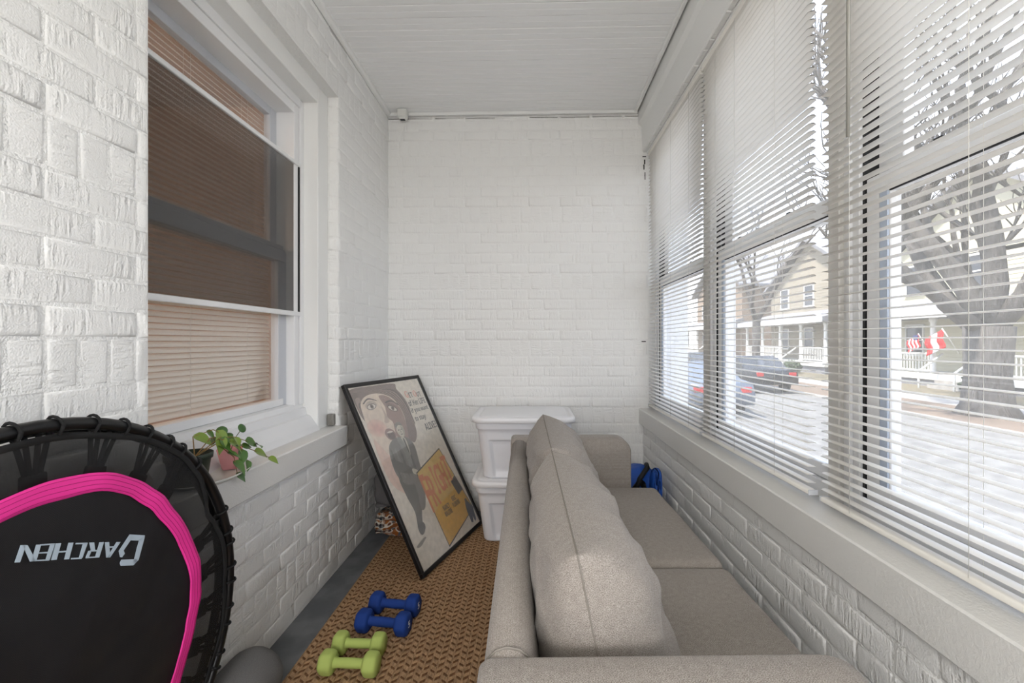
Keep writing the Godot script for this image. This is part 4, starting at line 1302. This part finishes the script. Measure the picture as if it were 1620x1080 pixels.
func build_plants() -> void:
	var y0 := 0.727
	# saucer under the two pots
	var sc := thing("saucer", "oval white saucer under the potted plants on the sill", "saucer", Vector3(-0.990, y0, -1.42))
	part(sc, "dish", lathe([[0.001, 0.004], [0.060, 0.004], [0.080, 0.010], [0.094, 0.017], [0.0955, 0.016], [0.083, 0.006], [0.066, 0.0], [0.001, 0.0]], 40), M.saucer, Vector3.ZERO, Basis.from_scale(Vector3(0.80, 1, 1.55)))
	# square pink pot with round coin leaves
	var p := thing("potted_plant", "coin-leaved plant in a square pink pot on the window sill", "plant", Vector3(-1.005, y0 + 0.006, -1.515))
	var rings := []
	for e in [[0.0, 0.020], [0.004, 0.022], [0.070, 0.036], [0.0705, 0.0345], [0.055, 0.030]]:
		var ring := []
		for q in round_rect(e[1] * 2, e[1] * 2, 0.006, 3, 4): ring.append(Vector3(q.x, e[0], q.y))
		rings.append(ring)
	part(p, "pot", skin(rings, true, true, false), M.pink_pot, Vector3.ZERO, Basis(Vector3.UP, 0.5))
	part(p, "soil", box(Vector3(-0.024, 0.046, -0.024), Vector3(0.024, 0.056, 0.024), 0.003), M.soil, Vector3.ZERO, Basis(Vector3.UP, 0.5))
	var coin := lathe([[0.001, 0.0032], [0.008, 0.0022], [0.0135, 0.0006], [0.0145, -0.0006], [0.0136, -0.0012], [0.008, 0.0012], [0.001, 0.0022]], 20)
	for e in [[Vector3(-0.008, 0.130, 0.030), Vector3(0.5, 0.42, 0.75), 1.15], [Vector3(0.0, 0.112, 0.006), Vector3(0.4, 0.85, 0.35), 0.85], [Vector3(0.0, 0.122, -0.062), Vector3(0.75, 0.35, 0.15), 1.1], [Vector3(0.01, 0.113, 0.098), Vector3(-0.2, 0.4, 0.75), 0.95]]:
		var to: Vector3 = e[0]
		var mid := to * 0.55 + Vector3(0, 0.035, 0)
		var s := part(p, "stem", tube([Vector3(0, 0.05, 0), mid.lerp(Vector3(0, 0.08, 0), 0.5), to], 0.0011, 6), M.stem)
		var n: Vector3 = e[1].normalized()
		var bx := n.cross(Vector3(0.3, 0.1, 0.9)).normalized()
		part(s, "leaf", coin, M.leaf_dark, to, Basis(bx, n, bx.cross(n)) * Basis.from_scale(Vector3.ONE * e[2]))
	# dark green pot with trailing heart leaves
	var g := thing("potted_plant", "trailing heart-leaved plant in a dark green pot beside the trampoline rim", "plant", Vector3(-0.995, y0 + 0.006, -1.318))
	part(g, "pot", lathe([[0.040, 0.0], [0.043, 0.004], [0.054, 0.080], [0.0585, 0.082], [0.060, 0.098], [0.0575, 0.099], [0.0545, 0.088], [0.050, 0.086]], 32), M.green_pot)
	part(g, "soil", lathe([[0.002, 0.084], [0.051, 0.082]], 24), M.soil)
	var r := RandomNumberGenerator.new()
	r.seed = 17
	var big := leaf_heart(0.052, 0.040, 0.35)
	var small := leaf_heart(0.036, 0.028, 0.25)
	# [tip of the vine, where its leaves sit along it]
	var vines := [[Vector3(0.035, 0.125, -0.05), Vector3(0.055, 0.085, -0.10), Vector3(0.062, 0.03, -0.125)], [Vector3(0.02, 0.13, -0.04), Vector3(0.05, 0.12, -0.085), Vector3(0.068, 0.075, -0.155)], [Vector3(0.03, 0.11, -0.05), Vector3(0.06, 0.06, -0.075), Vector3(0.064, 0.005, -0.085)], [Vector3(-0.01, 0.14, -0.02), Vector3(0.01, 0.15, -0.06), Vector3(0.03, 0.12, -0.09)], [Vector3(0.04, 0.12, -0.06), Vector3(0.06, 0.06, -0.14), Vector3(0.085, 0.02, -0.185)]]
	for v in vines:
		var pts := [Vector3(0.01, 0.085, -0.01), v[0] * Vector3(1, 1, 1.5), v[1] * Vector3(1, 1, 1.45), v[2] * Vector3(1, 1, 1.4)]
		var path := Curve3D.new()
		for q in pts: path.add_point(q)
		var vine := part(g, "vine", tube(pts, [0.0018, 0.0016, 0.0013, 0.0008], 6), M.stem_brown)
		for k in 4:
			var at := path.sample_baked(path.get_baked_length() * (0.40 + 0.2 * k))
			var out := Vector3(r.randf_range(0.2, 0.9), r.randf_range(-0.7, 0.1), r.randf_range(-0.7, 0.5)).normalized()
			var up := Vector3(0.75, 0.65, r.randf_range(-0.3, 0.3))
			var bx := up.cross(out).normalized()
			var m: Material = [M.leaf, M.leaf_light, M.leaf_dark, M.leaf][r.randi() % 4]
			part(vine, "leaf", big if k % 2 == 0 else small, m, at, Basis(bx, out.cross(bx).normalized(), out))

# ------------------------------------------------------------------ the street
const GROUND := -0.80

func branch_into(st: SurfaceTool, r: RandomNumberGenerator, from: Vector3, dir: Vector3, l: float, rad: float, depth: int) -> void:
	var pts := [from]
	var rr := [rad]
	var d := dir
	for k in 3:
		d = (d + Vector3(r.randf_range(-0.22, 0.22), r.randf_range(-0.05, 0.20), r.randf_range(-0.22, 0.22))).normalized()
		pts.append(pts[-1] + d * l / 3)
		rr.append(rad * (1.0 - 0.15 * (k + 1)))
	tube_into(st, pts, rr, 7 if rad > 0.06 else 4)
	if depth == 0: return
	for k in (3 if depth > 2 else 4):
		var at: Vector3 = pts[1 + r.randi() % 3] if k > 0 else pts[3]
		var out := (d + Vector3(r.randf_range(-0.9, 0.9), r.randf_range(-0.25, 0.75), r.randf_range(-0.9, 0.9))).normalized()
		branch_into(st, r, at, out, l * r.randf_range(0.60, 0.82), rad * r.randf_range(0.42, 0.60), depth - 1)

func tree(label: String, at: Vector3, h: float, rad: float, limbs: Array, depth: int, seed_: int) -> void:
	var t := thing("street_tree", label, "tree", at, "bare street trees")
	var r := RandomNumberGenerator.new()
	r.seed = seed_
	var tr := st_new()
	tube_into(tr, [Vector3(0, -0.1, 0), Vector3(0, h * 0.12, 0), Vector3(0.0, h * 0.45, 0.0), Vector3(0.02, h, 0.02)], [rad * 1.55, rad * 1.1, rad * 0.95, rad * 1.05], 14)
	part(t, "trunk", done(tr), M.bark)
	for l in limbs:
		var st := st_new()
		branch_into(st, r, Vector3(0, h * 0.92, 0), l[0].normalized(), l[1], l[2], depth)
		part(t, "limb", done(st), M.bark)

func ext_window(parent: Node3D, at: Vector3, w: float, h: float) -> void:
	# in a facade that faces -x
	var f := part(parent, "house_window", boxes([[-0.06, -0.08, -w / 2 - 0.08, 0.04, h + 0.08, -w / 2], [-0.06, -0.08, w / 2, 0.04, h + 0.08, w / 2 + 0.08], [-0.06, h, -w / 2, 0.04, h + 0.1, w / 2], [-0.08, -0.1, -w / 2 - 0.1, 0.04, 0, w / 2 + 0.1], [-0.05, h / 2 - 0.03, -w / 2, 0.02, h / 2 + 0.03, w / 2]], 0.01), M.white_ext, at)
	part(f, "pane", box(Vector3(-0.015, 0, -w / 2), Vector3(0.01, h, w / 2), 0.002), M.pane_dark)

func house(label: String, at: Vector3, w: float, d: float, h: float, wall: Material, porch_floor: float, seed_: int) -> Node3D:
	# faces -x; at = middle of the porch front at the ground
	var o := thing("house", label, "house", at, "houses across the street")
	var pd := 2.2
	part(o, "wall", box(Vector3(pd, -1.0, -w / 2), Vector3(pd + d, h, w / 2), 0.02), wall)
	for k in 26:
		var y := porch_floor + 0.1 + k * 0.19
		if y > h - 0.1: break
		part(o, "clapboard", box(Vector3(pd - 0.02, y, -w / 2 - 0.02), Vector3(pd + 0.01, y + 0.165, w / 2 + 0.02), 0.008), wall)
	# gable roof, ridge along x
	var roof := part(o, "roof", prism([Vector2(-w / 2 - 0.5, h - 0.1), Vector2(0, h + w * 0.32), Vector2(w / 2 + 0.5, h - 0.1), Vector2(w / 2 + 0.5, h + 0.12), Vector2(0, h + w * 0.32 + 0.25), Vector2(-w / 2 - 0.5, h + 0.12)], pd - 0.5, pd + d + 0.5, Transform3D(Basis(Vector3(0, 0, 1), Vector3.UP, Vector3(1, 0, 0)), Vector3.ZERO)), M.roof_grey)
	part(roof, "gable", prism([Vector2(-w / 2, h - 0.2), Vector2(0, h + w * 0.32), Vector2(w / 2, h - 0.2)], pd + 0.0, pd + d, Transform3D(Basis(Vector3(0, 0, 1), Vector3.UP, Vector3(1, 0, 0)), Vector3.ZERO)), wall)
	# porch
	part(o, "porch_floor", box(Vector3(0, porch_floor - 0.25, -w / 2), Vector3(pd, porch_floor, w / 2), 0.01), M.white_ext)
	part(o, "porch_base", box(Vector3(0.1, -1.0, -w / 2 + 0.1), Vector3(pd, porch_floor - 0.25, w / 2 - 0.1), 0.01), M.roof_grey)
	part(o, "porch_roof", prism([Vector2(-0.35, porch_floor + 2.45), Vector2(-0.35, porch_floor + 2.68), Vector2(pd, porch_floor + 3.35), Vector2(pd, porch_floor + 2.45)], -w / 2 - 0.3, w / 2 + 0.3), M.roof_grey)
	part(o, "fascia", box(Vector3(-0.40, porch_floor + 2.38, -w / 2 - 0.32), Vector3(-0.30, porch_floor + 2.68, w / 2 + 0.32), 0.01), M.white_ext)
	var n := 4
	for k in n + 1:
		var z := lerpf(-w / 2 + 0.15, w / 2 - 0.15, k / float(n))
		part(o, "porch_column", lathe([[0.15, 0.0], [0.15, 0.08], [0.11, 0.12], [0.10, 2.20], [0.14, 2.26], [0.14, 2.45]], 14), M.white_ext, Vector3(0.18, porch_floor, z))
		if k < n and k != 2:
			var z2 := lerpf(-w / 2 + 0.15, w / 2 - 0.15, (k + 1) / float(n))
			var rail := part(o, "railing", boxes([[0.14, porch_floor + 0.82, z + 0.1, 0.22, porch_floor + 0.90, z2 - 0.1], [0.15, porch_floor + 0.10, z + 0.1, 0.21, porch_floor + 0.16, z2 - 0.1]], 0.01), M.white_ext)
			var zz := z + 0.2
			while zz < z2 - 0.12:
				part(rail, "baluster", box(Vector3(0.165, porch_floor + 0.14, zz - 0.02), Vector3(0.195, porch_floor + 0.84, zz + 0.02), 0.004), M.white_ext)
				zz += 0.16
	# steps in the third bay, with side rails
	var zs := lerpf(-w / 2 + 0.15, w / 2 - 0.15, 2.5 / float(n))
	var ns := int((porch_floor) / 0.2)
	for k in ns:
		part(o, "step", box(Vector3(-0.3 * (k + 1), porch_floor - 0.2 * (k + 2), zs - 0.75), Vector3(-0.3 * k + 0.02, porch_floor - 0.2 * (k + 1), zs + 0.75), 0.01), M.walk)
	for s in [-0.8, 0.8]:
		var e := Vector3(-0.3 * ns, porch_floor - 0.2 * (ns + 1), zs + s)
		part(o, "stair_rail", tube([Vector3(0.1, porch_floor + 0.86, zs + s), Vector3(e.x, e.y + 0.95, e.z), e], 0.045, 6), M.white_ext)
	for z in [-w * 0.30, 0.0, w * 0.30]:
		ext_window(o, Vector3(pd - 0.03, porch_floor + 0.75, z), 0.95, 1.4)
		if h > porch_floor + 4.6: ext_window(o, Vector3(pd - 0.03, porch_floor + 3.75, z), 0.95, 1.35)
	return o

func car(label: String, at: Vector3, m: Material) -> void:
	# stands along z
	var c := thing("parked_car", label, "car", at, "cars parked along the kerb")
	var side := [[-2.2, 0.35], [-2.22, 0.72], [-1.95, 0.86], [-1.25, 0.92], [-0.75, 1.36], [0.75, 1.42], [1.45, 0.98], [2.1, 0.92], [2.2, 0.70], [2.18, 0.35]]
	var rings := []
	for e in [[-0.86, 0.10], [-0.80, 0.0], [0.80, 0.0], [0.86, 0.10]]:
		var ring := []
		for p in side: ring.append(Vector3(e[0] * (1.0 - maxf(0.0, p[1] - 0.9) * 0.35), p[1] - (e[1] * 0.5 if p[1] > 0.5 else 0.0), p[0] * (1.0 - e[1] * 0.2)))
		rings.append(ring)
	part(c, "body", skin(rings, true, true, true), m)
	part(c, "side_glass", prism([Vector2(-1.15, 0.93), Vector2(-0.72, 1.30), Vector2(0.72, 1.34), Vector2(1.30, 0.96)], -0.80, 0.80, Transform3D(Basis(Vector3(0, 0, 1), Vector3.UP, Vector3(1.055, 0, 0)), Vector3.ZERO)), M.pane_dark)
	for s in [-1, 1]:
		for z in [-1.35, 1.35]:
			part(c, "wheel", lathe([[0.02, -0.10], [0.26, -0.11], [0.32, -0.08], [0.32, 0.08], [0.26, 0.11], [0.02, 0.10]], 20), M.tyre, Vector3(s * 0.76, 0.32, z), Basis(Vector3(0, 0, 1), PI / 2))
		part(c, "tail_light", box(Vector3(s * 0.62 - 0.14, 0.66, 2.12), Vector3(s * 0.62 + 0.14, 0.82, 2.20), 0.02), M.tail)

func flag(label: String, at: Vector3, stripes: Array, union: bool) -> void:
	var f := thing("flag", label, "flag", at, "flags on the porch across the street")
	f.scale = Vector3.ONE * (1.0 if union else 1.35)
	part(f, "staff", tube([Vector3(0.5, -0.5, 0), Vector3(0, 0.25, 0)], 0.018, 6), M.white_ext)
	var n := stripes.size()
	for k in n:
		var rings := []
		for i in 9:
			var s := i / 8.0
			var y0 := 0.22 - s * 0.55
			var ring := []
			for q in [k / float(n), (k + 1) / float(n)]:
				ring.append(Vector3(0.02 + 0.03 * sin(s * 9.0 + q * 2.0), y0 - q * 0.28, -0.02 - q * 0.62 + 0.1 * s))
				ring.append(Vector3(0.026 + 0.03 * sin(s * 9.0 + q * 2.0), y0 - q * 0.28, -0.02 - q * 0.62 + 0.1 * s))
			rings.append([ring[0], ring[2], ring[3], ring[1]])
		part(f, "stripe", skin(rings, true, true, true), M.flag_red if stripes[k] == 1 else M.flag_white)
	if union: part(f, "union", box(Vector3(-0.02, -0.02, -0.24), Vector3(0.03, 0.18, -0.02), 0.004), M.flag_blue)

func build_street() -> void:
	var g := thing("lawn", "thin winter lawn around the houses across the street", "lawn")
	g.set_meta("kind", "structure")
	part(g, "ground", box(Vector3(-40, GROUND - 0.6, -90), Vector3(120, GROUND - 0.06, 60), 0.01), M.lawn)
	part(g, "bank", prism([Vector2(14.2, GROUND - 0.1), Vector2(15.0, GROUND + 0.02), Vector2(19, GROUND + 0.04), Vector2(60, GROUND + 0.30), Vector2(60, GROUND - 0.1)], -60, 90, Transform3D(Basis(Vector3.RIGHT, Vector3.UP, Vector3(0, 0, -1)), Vector3.ZERO)), M.lawn)
	var near := thing("near_verge", "brown leaf litter on the strip in front of the porch", "verge")
	near.set_meta("kind", "structure")
	part(near, "soil", box(Vector3(1.0, GROUND - 0.08, -90), Vector3(2.4, GROUND, 60), 0.01), M.litter)
	part(near, "sidewalk", box(Vector3(2.4, GROUND - 0.08, -90), Vector3(3.7, GROUND + 0.005, 60), 0.01), M.walk)
	var road := thing("road", "pale asphalt street outside the windows", "road")
	road.set_meta("kind", "structure")
	part(road, "asphalt", box(Vector3(3.9, GROUND - 0.2, -90), Vector3(10.3, GROUND - 0.05, 60), 0.01), M.asphalt)
	part(road, "kerb", box(Vector3(3.7, GROUND - 0.2, -90), Vector3(3.9, GROUND + 0.01, 60), 0.02), M.walk)
	part(road, "kerb", box(Vector3(10.3, GROUND - 0.2, -90), Vector3(10.5, GROUND + 0.01, 60), 0.02), M.walk)
	var far := thing("far_verge", "strip of brown leaf litter and pavement across the street", "verge")
	far.set_meta("kind", "structure")
	part(far, "soil", box(Vector3(10.5, GROUND - 0.1, -90), Vector3(12.9, GROUND, 60), 0.01), M.litter)
	part(far, "sidewalk", box(Vector3(12.9, GROUND - 0.1, -90), Vector3(14.3, GROUND + 0.01, 60), 0.01), M.walk)
	# the big tree before the near window
	tree("thick forked bare tree at the kerb before the near window", Vector3(12.1, GROUND, -12.1), 2.35, 0.50, [[Vector3(-0.5, 0.85, -0.75), 3.6, 0.30], [Vector3(-0.1, 1.0, -0.25), 3.8, 0.32], [Vector3(0.1, 1.0, 0.25), 3.8, 0.32], [Vector3(0.25, 0.9, 0.75), 3.6, 0.28], [Vector3(-0.8, 0.55, 0.3), 3.4, 0.20], [Vector3(0.5, 0.6, -0.6), 3.2, 0.18]], 4, 5)
	tree("slender bare tree down the road, left of the big one", Vector3(11.8, GROUND, -24.0), 3.2, 0.20, [[Vector3(-0.4, 1.0, -0.3), 3.2, 0.13], [Vector3(0.4, 1.0, 0.3), 3.4, 0.13], [Vector3(-0.3, 0.8, 0.6), 3.0, 0.11]], 4, 9)
	tree("bare tree farthest down the road", Vector3(11.6, GROUND, -40.0), 3.6, 0.24, [[Vector3(-0.4, 1.0, -0.3), 3.6, 0.15], [Vector3(0.4, 1.0, 0.3), 3.8, 0.15], [Vector3(-0.3, 0.8, 0.6), 3.2, 0.12]], 3, 15)
	house("cream clapboard house with a white porch and flags", Vector3(17.0, GROUND - 0.05, -19.5), 11.0, 9.0, 5.9, M.siding_cream, 0.62, 1)
	house("beige house with a white porch down the road", Vector3(17.0, GROUND - 0.05, -31.5), 10.0, 9.0, 5.8, M.siding_beige, 0.75, 2)
	house("tan house with a white porch farthest down the road", Vector3(16.5, GROUND - 0.05, -46.0), 11.0, 10.0, 7.0, M.brick_tan, 0.75, 3)
	house("cream house with a white porch right across from the viewer", Vector3(17.0, GROUND - 0.05, -6.0), 11.0, 9.0, 5.9, M.siding_cream, 0.62, 4)
	car("dark car parked down the road before the beige house", Vector3(9.3, GROUND - 0.05, -19.5), M.car_dark)
	car("dark car parked farther down the road", Vector3(9.3, GROUND - 0.05, -25.5), M.car_dark)
	car("pale silver car parked on the near side of the road", Vector3(4.95, GROUND - 0.05, -14.0), M.car_pale)
	flag("striped red and white flag with a blue corner on the porch", Vector3(16.75, 1.25, -19.75), [1, 0, 1, 0, 1, 0, 1], true)
	flag("red and white banded flag on the porch", Vector3(16.75, 1.35, -18.6), [1, 0, 1], false)
	var sh := noise(81, 1.6, 3)
	for q in [[16.0, -16.2, 0.6, "low dark shrub just right of the flags"], [16.0, -23.4, 0.6, "low dark shrub left of the flags"], [16.0, -12.2, 0.6, "low dark shrub behind the big tree"], [16.0, -28.0, 0.6, "low dark shrub before the beige house"]]:
		var s := thing("shrub", q[3], "shrub", Vector3(q[0], GROUND, q[1]), "low shrubs before the porches")
		part(s, "foliage", round_box(Vector3(1.2, 1.0, 1.6) * q[2], 0.45 * q[2], 5, 4, func(p: Vector3, n: Vector3) -> Vector3: return p + n * sh.get_noise_3dv(p * 2.5) * 0.28), M.shrub, Vector3(0, 0.4, 0))

func _ready() -> void:
	# camera: level, a 16 mm lens on full frame, shifted so that the room's vanishing point lies right of the centre
	var cam := Camera3D.new()
	cam.name = "camera"
	cam.projection = Camera3D.PROJECTION_FRUSTUM
	cam.near = 0.05
	cam.far = 200.0
	cam.size = 2.0 * 0.05 * 540.0 / 720.0
	cam.frustum_offset = Vector2(-32.0 / 720.0 * 0.05, 0)
	cam.position = Vector3(0, EYE, 0)
	add_child(cam)
	# bright, slightly hazy spring sky
	var env := Environment.new()
	var sm := ProceduralSkyMaterial.new()
	sm.sky_top_color = Color(0.76, 0.83, 0.95)
	sm.sky_horizon_color = Color(0.945, 0.95, 0.96)
	sm.sky_curve = 0.25
	sm.ground_bottom_color = Color(0.45, 0.44, 0.42)
	sm.ground_horizon_color = Color(0.80, 0.82, 0.84)
	sm.sun_angle_max = 1.0
	sm.sky_energy_multiplier = 1.0
	var sky := Sky.new()
	sky.sky_material = sm
	env.background_mode = Environment.BG_SKY
	env.sky = sky
	env.background_energy_multiplier = 1.0
	env.tonemap_mode = Environment.TONE_MAPPER_LINEAR
	env.tonemap_exposure = 4.6
	env.sdfgi_enabled = true
	env.ssao_enabled = true
	env.ssil_enabled = true
	var we := WorldEnvironment.new()
	we.name = "environment"
	we.environment = env
	add_child(we)
	# the sun stands high behind the house
	var sun := DirectionalLight3D.new()
	sun.name = "sun"
	sun.light_energy = 0.8
	sun.light_color = Color(1.0, 0.97, 0.93)
	sun.light_angular_distance = 3.0
	sun.shadow_enabled = true
	add_child(sun)
	sun.look_at_from_position(Vector3.ZERO, Vector3(0.42, -0.85, -0.15))
	rng.seed = 1
	make_materials()
	build_shell()
	build_windows()
	build_lamp()
	build_sofa()
	build_trampoline()
	build_bins()
	build_poster()
	build_floor_things()
	build_plants()
	build_street()
